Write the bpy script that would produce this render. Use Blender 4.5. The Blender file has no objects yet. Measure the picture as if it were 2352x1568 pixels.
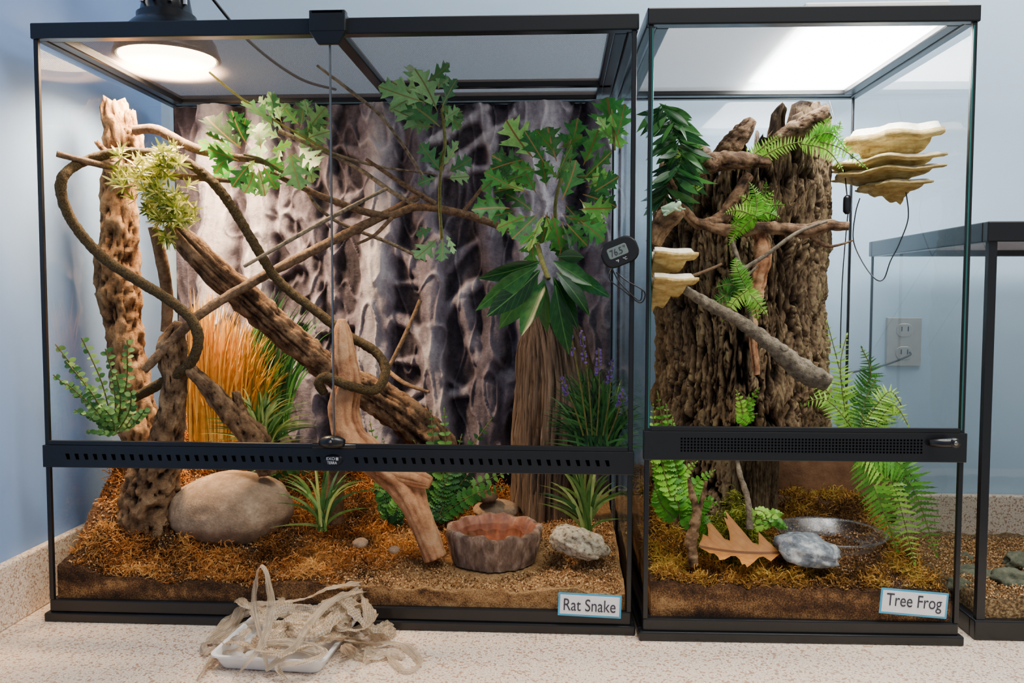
import bpy,bmesh,math,random
import numpy as np
from mathutils import Vector,Euler,noise,Matrix
random.seed(7)
U=random.uniform
pi=math.pi
F=1893.3
CAM=Vector((.79983,-1.23868,.51457)); ROT=Euler((pi/2-.05508,-.00182,.05445)); RM=ROT.to_matrix()
def ray(px,py): return RM@Vector(((px-1176)/F,(784-py)/F,-1))
def P(px,py,Y):
    d=ray(px,py); return CAM+d*((Y-CAM.y)/d.y)
def G(px,py,Z):
    d=ray(px,py); return CAM+d*((Z-CAM.z)/d.z)
def SC(px,py,Y):
    d=ray(px,py); return ((Y-CAM.y)/d.y)/F
def C(r,g,b):
    f=lambda c:(c/255/12.92 if c/255<=.04045 else ((c/255+.055)/1.055)**2.4)
    return (f(r),f(g),f(b),1)
def ss(a,b,x):
    t=max(0,min(1,(x-a)/(b-a))); return t*t*(3-2*t)
# ---------------- materials
def newmat(name):
    m=bpy.data.materials.new(name); m.use_nodes=True
    nt=m.node_tree; b=nt.nodes['Principled BSDF']; return m,nt,b
def ramp(nt,cols):
    r=nt.nodes.new('ShaderNodeValToRGB'); e=r.color_ramp.elements
    while len(e)<len(cols): e.new(.5)
    for i,(p,c) in enumerate(cols): e[i].position=p; e[i].color=c
    return r
def nm(name,cols,scale=20,rough=.8,bump=.4,bscale=None,stretch=(1,1,1),bdist=.003,spec=.3,detail=7,lac=.6,k=4):
    m,nt,b=newmat(name); N=nt.nodes; L=nt.links
    tc=N.new('ShaderNodeTexCoord'); mp=N.new('ShaderNodeMapping'); mp.inputs['Scale'].default_value=stretch
    L.new(tc.outputs['Object'],mp.inputs['Vector'])
    n=N.new('ShaderNodeTexNoise'); n.inputs['Scale'].default_value=scale*k; n.inputs['Detail'].default_value=detail; n.inputs['Roughness'].default_value=lac
    L.new(mp.outputs[0],n.inputs['Vector'])
    r=ramp(nt,cols); L.new(n.outputs['Fac'],r.inputs[0]); L.new(r.outputs[0],b.inputs['Base Color'])
    b.inputs['Roughness'].default_value=rough; b.inputs['Specular IOR Level'].default_value=spec
    if bump>0:
        n2=N.new('ShaderNodeTexNoise'); n2.inputs['Scale'].default_value=(bscale or scale*3)*k; n2.inputs['Detail'].default_value=8; n2.inputs['Roughness'].default_value=.65
        L.new(mp.outputs[0],n2.inputs['Vector'])
        bp=N.new('ShaderNodeBump'); bp.inputs['Strength'].default_value=bump; bp.inputs['Distance'].default_value=bdist
        L.new(n2.outputs['Fac'],bp.inputs['Height']); L.new(bp.outputs[0],b.inputs['Normal'])
    return m
def flat(name,c,rough=.5,metal=0,spec=.5,em=None,ems=0):
    m,nt,b=newmat(name); N=nt.nodes; L=nt.links
    tc=N.new('ShaderNodeTexCoord'); n=N.new('ShaderNodeTexNoise'); n.inputs['Scale'].default_value=60
    L.new(tc.outputs['Object'],n.inputs['Vector'])
    r=ramp(nt,[(.3,tuple(x*.9 for x in c[:3])+(1,)),(.7,c)]); L.new(n.outputs['Fac'],r.inputs[0]); L.new(r.outputs[0],b.inputs['Base Color'])
    b.inputs['Roughness'].default_value=rough; b.inputs['Metallic'].default_value=metal; b.inputs['Specular IOR Level'].default_value=spec
    if em: b.inputs['Emission Color'].default_value=em; b.inputs['Emission Strength'].default_value=ems
    return m
def lm(name,cols,vein=None,rough=.45,trans=.3,spec=.35):
    m,nt,b=newmat(name); N=nt.nodes; L=nt.links
    a=N.new('ShaderNodeAttribute'); a.attribute_name='rnd'
    r=ramp(nt,cols)
    tc=N.new('ShaderNodeTexCoord'); n=N.new('ShaderNodeTexNoise'); n.inputs['Scale'].default_value=90
    L.new(tc.outputs['Object'],n.inputs['Vector'])
    ad=N.new('ShaderNodeMath'); ad.operation='MULTIPLY_ADD'; ad.inputs[1].default_value=.5; L.new(n.outputs['Fac'],ad.inputs[0])
    mu=N.new('ShaderNodeMath'); mu.operation='MULTIPLY_ADD'; mu.inputs[1].default_value=.9; mu.inputs[2].default_value=-.2
    L.new(a.outputs['Fac'],mu.inputs[0]); L.new(mu.outputs[0],ad.inputs[2]); L.new(ad.outputs[0],r.inputs[0])
    col=r.outputs[0]
    if vein:
        uv=N.new('ShaderNodeUVMap'); sx=N.new('ShaderNodeSeparateXYZ'); L.new(uv.outputs[0],sx.inputs[0])
        lt=N.new('ShaderNodeMath'); lt.operation='LESS_THAN'; lt.inputs[1].default_value=.045; L.new(sx.outputs['X'],lt.inputs[0])
        k=N.new('ShaderNodeMath'); k.operation='MULTIPLY_ADD'; k.inputs[1].default_value=-.35; L.new(sx.outputs['X'],k.inputs[0]); L.new(sx.outputs['Y'],k.inputs[2])
        k2=N.new('ShaderNodeMath'); k2.operation='MULTIPLY'; k2.inputs[1].default_value=7; L.new(k.outputs[0],k2.inputs[0])
        k3=N.new('ShaderNodeMath'); k3.operation='FRACT'; L.new(k2.outputs[0],k3.inputs[0])
        k4=N.new('ShaderNodeMath'); k4.operation='LESS_THAN'; k4.inputs[1].default_value=.09; L.new(k3.outputs[0],k4.inputs[0])
        k5=N.new('ShaderNodeMath'); k5.operation='MULTIPLY'; k5.inputs[1].default_value=.3; L.new(k4.outputs[0],k5.inputs[0])
        mx0=N.new('ShaderNodeMath'); mx0.operation='MAXIMUM'; L.new(lt.outputs[0],mx0.inputs[0]); L.new(k5.outputs[0],mx0.inputs[1])
        mx=N.new('ShaderNodeMix'); mx.data_type='RGBA'; L.new(mx0.outputs[0],mx.inputs['Factor']); L.new(col,mx.inputs['A']); mx.inputs['B'].default_value=vein
        col=mx.outputs['Result']
    L.new(col,b.inputs['Base Color']); b.inputs['Roughness'].default_value=rough; b.inputs['Specular IOR Level'].default_value=spec
    t=N.new('ShaderNodeBsdfTranslucent'); L.new(col,t.inputs[0])
    ms=N.new('ShaderNodeMixShader'); ms.inputs[0].default_value=trans
    L.new(b.outputs[0],ms.inputs[1]); L.new(t.outputs[0],ms.inputs[2]); L.new(ms.outputs[0],N['Material Output'].inputs[0])
    return m
def glassmat(name,tint=(.96,.98,.975,1),k0=.04,gc=(.9,.95,1,1),gr=.01):
    m,nt,b=newmat(name); N=nt.nodes; L=nt.links; N.remove(b)
    t=N.new('ShaderNodeBsdfTransparent'); t.inputs[0].default_value=tint
    g=N.new('ShaderNodeBsdfGlossy'); g.inputs['Roughness'].default_value=gr; g.inputs[0].default_value=gc
    lw=N.new('ShaderNodeLayerWeight'); lw.inputs[0].default_value=.5
    p=N.new('ShaderNodeMath'); p.operation='POWER'; p.inputs[1].default_value=5; L.new(lw.outputs['Facing'],p.inputs[0])
    q=N.new('ShaderNodeMath'); q.operation='MULTIPLY_ADD'; q.inputs[1].default_value=.7; q.inputs[2].default_value=k0; L.new(p.outputs[0],q.inputs[0])
    ms=N.new('ShaderNodeMixShader'); L.new(q.outputs[0],ms.inputs[0]); L.new(t.outputs[0],ms.inputs[1]); L.new(g.outputs[0],ms.inputs[2])
    L.new(ms.outputs[0],N['Material Output'].inputs[0]); return m
def screenmat(name,c,op):
    m,nt,b=newmat(name); N=nt.nodes; L=nt.links
    b.inputs['Base Color'].default_value=c; b.inputs['Roughness'].default_value=.6
    tl=N.new('ShaderNodeBsdfTranslucent'); tl.inputs[0].default_value=c
    m1=N.new('ShaderNodeMixShader'); m1.inputs[0].default_value=.5; L.new(b.outputs[0],m1.inputs[1]); L.new(tl.outputs[0],m1.inputs[2])
    t=N.new('ShaderNodeBsdfTransparent')
    tc=N.new('ShaderNodeTexCoord'); ch=N.new('ShaderNodeTexChecker'); ch.inputs['Scale'].default_value=500; L.new(tc.outputs['Object'],ch.inputs['Vector'])
    q=N.new('ShaderNodeMath'); q.operation='MULTIPLY_ADD'; q.inputs[1].default_value=.25; q.inputs[2].default_value=op-.12; L.new(ch.outputs['Fac'],q.inputs[0])
    ms=N.new('ShaderNodeMixShader'); L.new(q.outputs[0],ms.inputs[0]); L.new(t.outputs[0],ms.inputs[1]); L.new(m1.outputs[0],ms.inputs[2])
    L.new(ms.outputs[0],N['Material Output'].inputs[0]); return m
def attrmat(name,cols,bs=60,bump=.7,rough=.85,k=.35,bd=.004,stretch=(1,1,1)):
    m,nt,b=newmat(name); N=nt.nodes;L=nt.links
    a=N.new('ShaderNodeAttribute'); a.attribute_name='rnd'; tc=N.new('ShaderNodeTexCoord'); n=N.new('ShaderNodeTexNoise'); n.inputs['Scale'].default_value=bs; n.inputs['Detail'].default_value=9
    mp=N.new('ShaderNodeMapping'); mp.inputs['Scale'].default_value=stretch; L.new(tc.outputs['Object'],mp.inputs[0])
    n.inputs['Roughness'].default_value=.72; L.new(mp.outputs[0],n.inputs['Vector'])
    q=N.new('ShaderNodeMath'); q.operation='MULTIPLY_ADD'; q.inputs[1].default_value=k*2; L.new(n.outputs['Fac'],q.inputs[0]); 
    s=N.new('ShaderNodeMath'); s.operation='SUBTRACT'; s.inputs[1].default_value=k; L.new(a.outputs['Fac'],s.inputs[0]); L.new(s.outputs[0],q.inputs[2])
    r=ramp(nt,cols); L.new(q.outputs[0],r.inputs[0]); L.new(r.outputs[0],b.inputs['Base Color']); b.inputs['Roughness'].default_value=rough; b.inputs['Specular IOR Level'].default_value=.25
    bp=N.new('ShaderNodeBump'); bp.inputs['Strength'].default_value=bump; bp.inputs['Distance'].default_value=bd; L.new(n.outputs['Fac'],bp.inputs['Height']); L.new(bp.outputs[0],b.inputs['Normal'])
    return m
M={}
M['black']=flat('black_plastic',C(18,19,22),.32)
M['hole']=flat('vent_hole_black',C(3,3,4),.9,spec=0)
M['glass']=glassmat('tank_glass')
M['glassedge']=flat('green_glass_edge',C(40,95,90),.15)
M['screen']=screenmat('metal_screen',C(92,84,82),.5)
M['screenw']=screenmat('pale_metal_screen',C(190,192,194),.55)
M['silver']=flat('steel',C(150,146,138),.35,1)
M['wall']=nm('shaded_blue_wall',[(.3,C(118,150,200)),(.7,C(126,158,206))],scale=3,rough=.85,bump=.08,bscale=220,bdist=.001,k=1)  # left wall blue made darker, its shading put into the colour
M['wallr']=nm('lit_blue_wall',[(.3,C(168,194,216)),(.7,C(176,201,222))],scale=3,rough=.85,bump=.08,bscale=220,bdist=.001,k=1)  # back wall blue made paler, room light put into the colour
M['ceil']=nm('ceiling_paint',[(.3,C(130,128,125)),(.7,C(145,143,140))],scale=3,bump=0,k=1)
M['white']=flat('white_plastic',C(235,235,232),.35)
M['paper']=flat('label_paper',C(238,240,242),.5)
M['bluebord']=flat('label_border_blue',C(60,165,205),.5)
M['ink']=flat('label_ink',C(48,46,60),.6)
M['cork']=attrmat('cork_bark',[(.05,C(52,33,20)),(.3,C(124,88,58)),(.6,C(176,134,92)),(.95,C(214,176,132))],bs=130,bump=1,k=.5,bd=.008)
M['cork2']=attrmat('dark_cork_bark',[(.05,C(34,25,18)),(.3,C(96,72,50)),(.6,C(146,114,82)),(.95,C(192,160,120))],bs=130,bump=1,k=.5,bd=.008)
M['log']=attrmat('driftwood_log',[(.05,C(38,27,19)),(.35,C(96,70,49)),(.6,C(144,111,80)),(.95,C(190,154,116))],bs=120,bump=1,k=.5,bd=.008)
M['pale']=attrmat('pale_orange_wood',[(.05,C(112,68,44)),(.35,C(174,118,80)),(.6,C(212,158,112)),(.95,C(234,194,150))],bs=90,bump=1,k=.4,bd=.005)
M['twig']=nm('brown_twig',[(.3,C(66,49,35)),(.7,C(140,111,82))],scale=35,bump=.9,bdist=.003)
M['twigg']=nm('grey_twig',[(.3,C(70,62,50)),(.7,C(158,144,120))],scale=30,bump=.9,bdist=.004)
M['vine']=nm('flexible_vine',[(.35,C(40,31,17)),(.6,C(98,78,42))],scale=110,bump=1,bscale=160,bdist=.003)
M['slab']=attrmat('weathered_slab',[(.05,C(46,35,27)),(.35,C(100,81,65)),(.6,C(142,119,97)),(.95,C(184,162,136))],bs=260,bump=1,k=.6,bd=.006,stretch=(1,1,.06))
M['bark']=attrmat('furrowed_bark',[(.05,C(24,17,12)),(.3,C(84,65,46)),(.55,C(140,115,84)),(.75,C(172,150,110)),(.98,C(134,140,70))],bs=150,bump=1,k=.45,bd=.008,stretch=(1,1,.6))
M['oak']=lm('oak_leaf',[(.02,C(18,66,28)),(.45,C(54,134,52)),(.75,C(100,170,72)),(.98,C(156,206,106))],vein=C(140,105,55))
M['oakdull']=lm('oak_leaf_pale',[(.02,C(34,82,48)),(.5,C(76,136,80)),(.95,C(140,188,124))],vein=C(120,120,70))
M['lance']=lm('lance_leaf',[(.05,C(12,46,22)),(.5,C(26,76,34)),(.9,C(66,122,54))],vein=C(70,116,58),rough=.3)
M['podo']=lm('yew_leaf',[(.1,C(84,104,28)),(.5,C(156,166,56)),(.9,C(222,214,118))],rough=.4)
M['orange']=lm('orange_grass',[(.05,C(66,96,34)),(.3,C(154,118,36)),(.55,C(216,154,48)),(.9,C(242,198,96))],trans=.35)
M['grass']=lm('green_grass',[(.1,C(42,80,30)),(.5,C(84,124,46)),(.9,C(164,180,100))])
M['dgrass']=lm('dark_grass',[(.1,C(20,54,30)),(.5,C(38,98,48)),(.9,C(80,140,66))])
M['euca']=lm('round_leaf',[(.1,C(46,94,46)),(.5,C(90,142,70)),(.9,C(142,184,104))])
M['fern']=lm('fern_leaf',[(.1,C(44,98,24)),(.5,C(92,160,44)),(.9,C(164,212,76))])
M['fernb']=lm('bright_fern_leaf',[(.1,C(62,136,20)),(.5,C(116,192,36)),(.9,C(178,228,80))],trans=.35)
M['fernd']=lm('dark_fern_leaf',[(.1,C(22,68,24)),(.5,C(48,112,38)),(.9,C(98,158,58))])
M['stem']=nm('green_stem',[(.3,C(70,80,35)),(.7,C(120,115,60))],scale=40,bump=.2)
M['purple']=flat('purple_petal',C(96,64,140),.6)
M['moss']=lm('brown_moss',[(.05,C(48,30,18)),(.35,C(118,76,40)),(.65,C(182,118,58)),(.95,C(206,158,90))],rough=.9,trans=.25,spec=.1)
M['moss2']=lm('olive_moss',[(.05,C(58,38,20)),(.35,C(122,86,42)),(.65,C(190,140,64)),(.95,C(182,162,70))],rough=.9,trans=.3,spec=.1)
M['mossg']=lm('green_moss',[(.05,C(44,46,18)),(.4,C(92,98,32)),(.7,C(140,146,50)),(.95,C(176,176,74))],rough=.9,trans=.3,spec=.1)
M['chips']=lm('bark_chips',[(.05,C(50,33,20)),(.4,C(126,87,52)),(.7,C(196,150,98)),(.95,C(234,198,144))],rough=.9,trans=.05,spec=.1)
M['boulder']=nm('boulder',[(.3,C(108,88,68)),(.5,C(150,126,102)),(.7,C(196,172,144))],scale=6,bump=.7,bscale=60,bdist=.003,detail=12,lac=.8)
M['greyrock']=nm('grey_rock',[(.35,C(78,86,94)),(.5,C(124,132,138)),(.62,C(190,192,190))],scale=12,bump=.6,bscale=50,bdist=.003,lac=.7)
M['brownrock']=nm('brown_rock',[(.3,C(80,62,46)),(.7,C(140,112,84))],scale=18,bump=.6,bscale=50)
M['bowl']=nm('resin_bowl_rock',[(.3,C(78,60,50)),(.5,C(136,110,92)),(.7,C(190,164,142))],scale=16,bump=1,bscale=40,stretch=(1,1,.4),bdist=.006)
M['bowlin']=nm('resin_bowl_inside',[(.3,C(116,72,56)),(.7,C(166,118,94))],scale=10,bump=.3,rough=.4)
M['water']=glassmat('water',(.88,.72,.62,1),.12)
M['clear']=glassmat('clear_plastic',(.9,.92,.92,1),.1,(.9,.9,.9,1),.25)
M['chrome']=flat('chrome',C(225,225,225),.12,1)
M['conk']=nm('shelf_fungus_ochre',[(.3,C(160,124,62)),(.5,C(202,170,98)),(.7,C(230,208,142))],scale=10,bump=.8,bscale=40,stretch=(1,1,4))
M['conkw']=nm('shelf_fungus_cream',[(.3,C(206,192,156)),(.7,C(244,240,224))],scale=12,bump=.7,bscale=50)
M['brownleaf']=lm('dry_leaf',[(.1,C(150,88,36)),(.5,C(206,136,64)),(.9,C(230,172,98))],vein=C(130,78,36),rough=.5)
M['frog']=nm('frog_skin',[(.3,C(120,160,120)),(.7,C(190,215,180))],scale=60,bump=.1,rough=.35,k=1)
M['tray']=flat('tray_plastic',C(238,240,242),.3)
M['lampblack']=flat('lamp_black',C(26,26,28),.28,.3)
M['bulb']=flat('bulb_glow',C(255,240,210),.5,em=(1,.78,.5,1),ems=60)
M['led']=flat('led_glow',C(255,255,255),.5,em=(.93,.97,1,1),ems=16)
M['lcd']=flat('lcd',C(112,124,118),.25)
M['plate']=flat('outlet_plate',C(168,166,160),.35,.3)
M['gravel']=nm('gravel',[(.35,C(60,44,26)),(.5,C(122,94,58)),(.65,C(176,148,104))],scale=60,bump=1,bscale=60,bdist=.008)
M['pitted']=nm('pitted_stone',[(.36,C(120,104,80)),(.45,C(186,172,144)),(.65,C(226,216,192))],scale=36,bump=1,bscale=36,bdist=.006,detail=3)
M['foam']=attrmat('foam_root_relief',[(.03,C(24,22,27)),(.28,C(66,60,70)),(.6,C(122,115,128)),(.95,C(188,184,192))],bs=110,k=.25,bump=1)
M['subs']=attrmat('sand_and_soil',[(.05,C(42,28,18)),(.35,C(102,70,43)),(.6,C(176,130,80)),(.95,C(226,188,132))],bs=420,bump=1,k=.8,bd=.005)
# counter
m,nt,b=newmat('speckled_laminate'); N=nt.nodes;L=nt.links
tc=N.new('ShaderNodeTexCoord')
n1=N.new('ShaderNodeTexNoise'); n1.inputs['Scale'].default_value=400; n1.inputs['Detail'].default_value=3; L.new(tc.outputs['Object'],n1.inputs[0])
r1=ramp(nt,[(.34,C(170,144,120)),(.43,C(216,196,174)),(.58,C(230,214,196)),(.68,C(246,238,228))]); L.new(n1.outputs['Fac'],r1.inputs[0])
v1=N.new('ShaderNodeTexVoronoi'); v1.inputs['Scale'].default_value=330; L.new(tc.outputs['Object'],v1.inputs['Vector'])
r2=ramp(nt,[(0,(0,0,0,1)),(.14,(0,0,0,1)),(.18,(1,1,1,1))]); sp=N.new('ShaderNodeSeparateColor'); L.new(v1.outputs['Color'],sp.inputs[0]); L.new(sp.outputs[0],r2.inputs[0])
mx=N.new('ShaderNodeMix'); mx.data_type='RGBA'; L.new(r2.outputs[0],mx.inputs['Factor']); mx.inputs['A'].default_value=C(172,138,112); L.new(r1.outputs[0],mx.inputs['B'])
L.new(mx.outputs['Result'],b.inputs['Base Color']); b.inputs['Roughness'].default_value=.45
M['counter']=m
# shed skin
m,nt,b=newmat('shed_skin'); N=nt.nodes;L=nt.links
uv=N.new('ShaderNodeUVMap'); mp=N.new('ShaderNodeMapping'); mp.inputs['Scale'].default_value=(11,11,1); mp.inputs['Rotation'].default_value=(0,0,.78); L.new(uv.outputs[0],mp.inputs[0])
ch=N.new('ShaderNodeTexChecker'); ch.inputs['Scale'].default_value=1; L.new(mp.outputs[0],ch.inputs['Vector']); ch.inputs['Color1'].default_value=C(216,200,174); ch.inputs['Color2'].default_value=C(170,148,120)
L.new(ch.outputs['Color'],b.inputs['Base Color']); b.inputs['Roughness'].default_value=.35
t=N.new('ShaderNodeBsdfTransparent'); ms=N.new('ShaderNodeMixShader'); ms.inputs[0].default_value=.26
tl=N.new('ShaderNodeBsdfTranslucent'); L.new(ch.outputs['Color'],tl.inputs[0]); m2=N.new('ShaderNodeMixShader'); m2.inputs[0].default_value=.3
L.new(b.outputs[0],m2.inputs[1]); L.new(tl.outputs[0],m2.inputs[2]); L.new(m2.outputs[0],ms.inputs[1]); L.new(t.outputs[0],ms.inputs[2]); L.new(ms.outputs[0],N['Material Output'].inputs[0])
M['shed']=m
# ---------------- builders
class MB:
    def __init__(s): s.v=[];s.f=[];s.uv=[];s.r=[];s.mi=[]
    def add(s,vs,fs,uvs=None,r=.5,mi=0):
        o=len(s.v); s.v+= [tuple(x) for x in vs]; s.uv+= uvs if uvs else [(0,0)]*len(vs)
        s.r+= (list(r) if hasattr(r,'__len__') else [r]*len(vs))
        for f in fs: s.f.append(tuple(o+i for i in f)); s.mi.append(mi)
    def box(s,x0,x1,y0,y1,z0,z1,mi=0,T=None):
        v=[Vector((x,y,z)) for z in(z0,z1) for y in(y0,y1) for x in(x0,x1)]
        if T: v=[T@p for p in v]
        s.add(v,[(0,2,3,1),(4,5,7,6),(0,1,5,4),(2,6,7,3),(0,4,6,2),(1,3,7,5)],mi=mi)
WL={}
def obj_from(mb,name,mats,base=Vector((0,0,0)),smooth=True):
    me=bpy.data.meshes.new(name); v=np.array(mb.v,dtype=float)-np.array(base)
    me.from_pydata(v.tolist(),[],mb.f)
    if not isinstance(mats,(list,tuple)): mats=[mats]
    for q in mats: me.materials.append(M[q] if isinstance(q,str) else q)
    me.polygons.foreach_set('material_index',mb.mi)
    if smooth: me.polygons.foreach_set('use_smooth',[True]*len(me.polygons))
    uvl=me.uv_layers.new(name='UVMap'); li=np.zeros(len(me.loops),dtype=np.int32); me.loops.foreach_get('vertex_index',li)
    uvl.data.foreach_set('uv',np.array(mb.uv,dtype=float)[li].ravel())
    at=me.attributes.new('rnd','FLOAT','POINT'); at.data.foreach_set('value',np.array(mb.r,dtype=float))
    me.update()
    return bpy.data.objects.new(name,me)
COL=bpy.context.scene.collection
def basept(mb):
    a=np.array(mb.v); c=a.mean(0); return Vector((c[0],c[1],a[:,2].min()))
def single(name,label,cat,mb,mats,smooth=True,bevel=0,kind=None,group=None,base=None):
    base=base or basept(mb); o=obj_from(mb,name,mats,base,smooth); o.location=base; COL.objects.link(o); WL[o.name]=base.copy()
    if label: o['label']=label
    if cat: o['category']=cat
    if kind: o['kind']=kind
    if group: o['group']=group
    if bevel: addbevel(o,bevel)
    return o
def addbevel(o,w):
    b=o.modifiers.new('bevel','BEVEL'); b.width=w; b.segments=2; b.limit_method='ANGLE'
def thing(name,label,cat,base,group=None):
    e=bpy.data.objects.new(name,None); e.empty_display_size=.02; e.location=base; COL.objects.link(e); WL[e.name]=Vector(base)
    e['label']=label; e['category']=cat
    if group: e['group']=group
    return e
def part(name,mb,par,mats,smooth=True,bevel=0,label=None,kind=None):
    base=WL[par.name]; o=obj_from(mb,name,mats,base,smooth); o.parent=par; COL.objects.link(o); WL[o.name]=base.copy()
    if label:o['label']=label
    if kind:o['kind']=kind
    if bevel: addbevel(o,bevel)
    return o
def crom(pts,step):
    out=[]; n=len(pts)
    for i in range(n-1):
        p0=pts[max(i-1,0)];p1=pts[i];p2=pts[i+1];p3=pts[min(i+2,n-1)]
        L=(Vector(p2[:3])-Vector(p1[:3])).length; k=max(1,int(L/step))
        for j in range(k):
            t=j/k; q=[.5*((2*b)+(-a+c)*t+(2*a-5*b+4*c-d)*t*t+(-a+3*b-3*c+d)*t**3) for a,b,c,d in zip(p0,p1,p2,p3)]
            out.append(q)
    out.append(list(pts[-1])); return out
def tube(mb,pts,seg=12,amp=.1,ns=30,groove=0,gf=4,flatk=1,step=None,mi=0,up=Vector((0,-1,0)),cracks=0,jag=0):
    rm=sum(p[3] for p in pts)/len(pts); step=step or max(rm*.25,.0013)
    c=crom(pts,step); n=len(c); vs=[];uvs=[];fs=[];ln=0;rr=[]
    u=None
    for i in range(n):
        p=Vector(c[i][:3]); a=Vector(c[max(i-1,0)][:3]); b=Vector(c[min(i+1,n-1)][:3]); t=(b-a).normalized()
        if u is None:
            u=(up-t*up.dot(t)); u=u.normalized() if u.length>.01 else t.orthogonal().normalized()
        else: u=(u-t*u.dot(t)).normalized()
        w=t.cross(u); r=c[i][3]
        if i>0: ln+=(p-Vector(c[i-1][:3])).length
        for k in range(seg):
            an=2*pi*k/seg; dr=u*math.cos(an)*flatk+w*math.sin(an); q=p+dr*r
            d=amp*(noise.noise(q*ns)+.5*noise.noise(q*ns*2.3)+.3*noise.noise(q*ns*5))
            if groove: d-=groove*max(0,noise.noise(Vector((math.cos(an)*gf,math.sin(an)*gf,ln*9)))*2.2)
            if cracks: d-=cracks*max(0,.07-abs(noise.noise(q*ns*.9+Vector((9,3,1)))))*9+cracks*.5*max(0,.06-abs(noise.noise(q*ns*2.1+Vector((2,3,1)))))*9
            jj=t*(jag*r*noise.noise(Vector((math.cos(an)*3,math.sin(an)*3,0)))*(1 if i<3 or i>n-4 else 0))
            vs.append(p+dr*r*(1+d)+jj); uvs.append((k/seg,ln/max(rm*2,1e-4))); rr.append(max(0,min(1,.56+d*2)))
    for i in range(n-1):
        for k in range(seg):
            k2=(k+1)%seg; fs.append((i*seg+k,i*seg+k2,(i+1)*seg+k2,(i+1)*seg+k))
    vs.append(Vector(c[0][:3])); uvs.append((0,0)); vs.append(Vector(c[-1][:3])); uvs.append((0,0)); rr+=[.6,.6]
    for k in range(seg):
        fs.append((n*seg,(k+1)%seg,k)); fs.append((n*seg+1,(n-1)*seg+k,(n-1)*seg+(k+1)%seg))
    mb.add(vs,fs,uvs,r=rr,mi=mi)
def tp(mb,L,**k):
    pts=[]
    for q in L:
        p=P(q[0],q[1],q[2]); pts.append((p.x,p.y,p.z,q[3]*SC(q[0],q[1],q[2])))
    tube(mb,pts,**k)
def branch(name,label,L,mat,cat='branch',**k):
    mb=MB()
    for l in (L if isinstance(L[0],list) else [L]): tp(mb,l,**k)
    return single(name,label,cat,mb,mat)
OAK=[(0,.02),(.10,.05),(.15,.28),(.19,.52),(.23,.38),(.28,.2),(.33,.26),(.38,.66),(.43,1),(.46,.78),(.49,.84),(.53,.48),(.58,.27),(.63,.3),(.68,.62),(.73,.74),(.76,.5),(.81,.3),(.86,.34),(.90,.22),(.95,.12),(1,0)]
LAN=[(0,.05),(.08,.25),(.2,.62),(.35,.92),(.5,1),(.65,.88),(.8,.58),(.92,.25),(1,0)]
NAR=[(0,.4),(.3,.9),(.6,1),(.85,.6),(1,0)]
RND=[(0,.1),(.12,.6),(.35,.97),(.6,1),(.85,.65),(1,0)]
SER=[(0,.7),(.1,1),(.16,.6),(.26,.95),(.32,.55),(.42,.8),(.48,.45),(.58,.62),(.64,.35),(.76,.42),(.82,.2),(1,0)]
LOB=[(0,.1),(.15,.9),(.22,.6),(.38,1),(.46,.65),(.6,.85),(.68,.5),(.8,.55),(1,0)]
def leaf(mb,o,d,n,L,W,prof,bend=.2,fold=.15,sweep=0,r=None,mi=0,side=0):
    d=d.normalized(); s=d.cross(n)
    if s.length<1e-4: s=d.orthogonal()
    s.normalize(); n=s.cross(d).normalized()
    r=random.random() if r is None else r
    vs=[];uv=[];fs=[]
    def mid(t): return o+d*(L*t)-n*(bend*L*t*t)+s*(side*L*t*t)
    for i,(t,w) in enumerate(prof):
        te=min(1.02,t+sweep*w); m=mid(t); e=mid(te); x=s*(w*W); y=n*(fold*w*W)
        vs+=[e-x+y,m,e+x+y]; uv+=[(w,t),(0,t),(w,t)]
    for i in range(len(prof)-1):
        a=3*i; fs+=[(a,a+1,a+4,a+3),(a+1,a+2,a+5,a+4)]
    mb.add(vs,fs,uv,r=r,mi=mi)
def camn(p,j=.4): return ((CAM-p).normalized()+Vector((U(-j,j),U(-j,j),U(-j,j)+.1))).normalized()
def lpx(mb,b,t,Y,wf=.33,prof=OAK,dy=0,j=.7,bend=.25,fold=.22,sweep=.2,r=None,mi=0):
    p=P(b[0],b[1],Y); q=P(t[0],t[1],Y+dy); d=q-p; L=d.length
    leaf(mb,p,d,camn(p,j),L,L*wf,prof,bend=U(-bend*.3,bend),fold=U(-fold,fold*2),sweep=sweep,r=r,mi=mi,side=U(-.15,.15))
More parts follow.
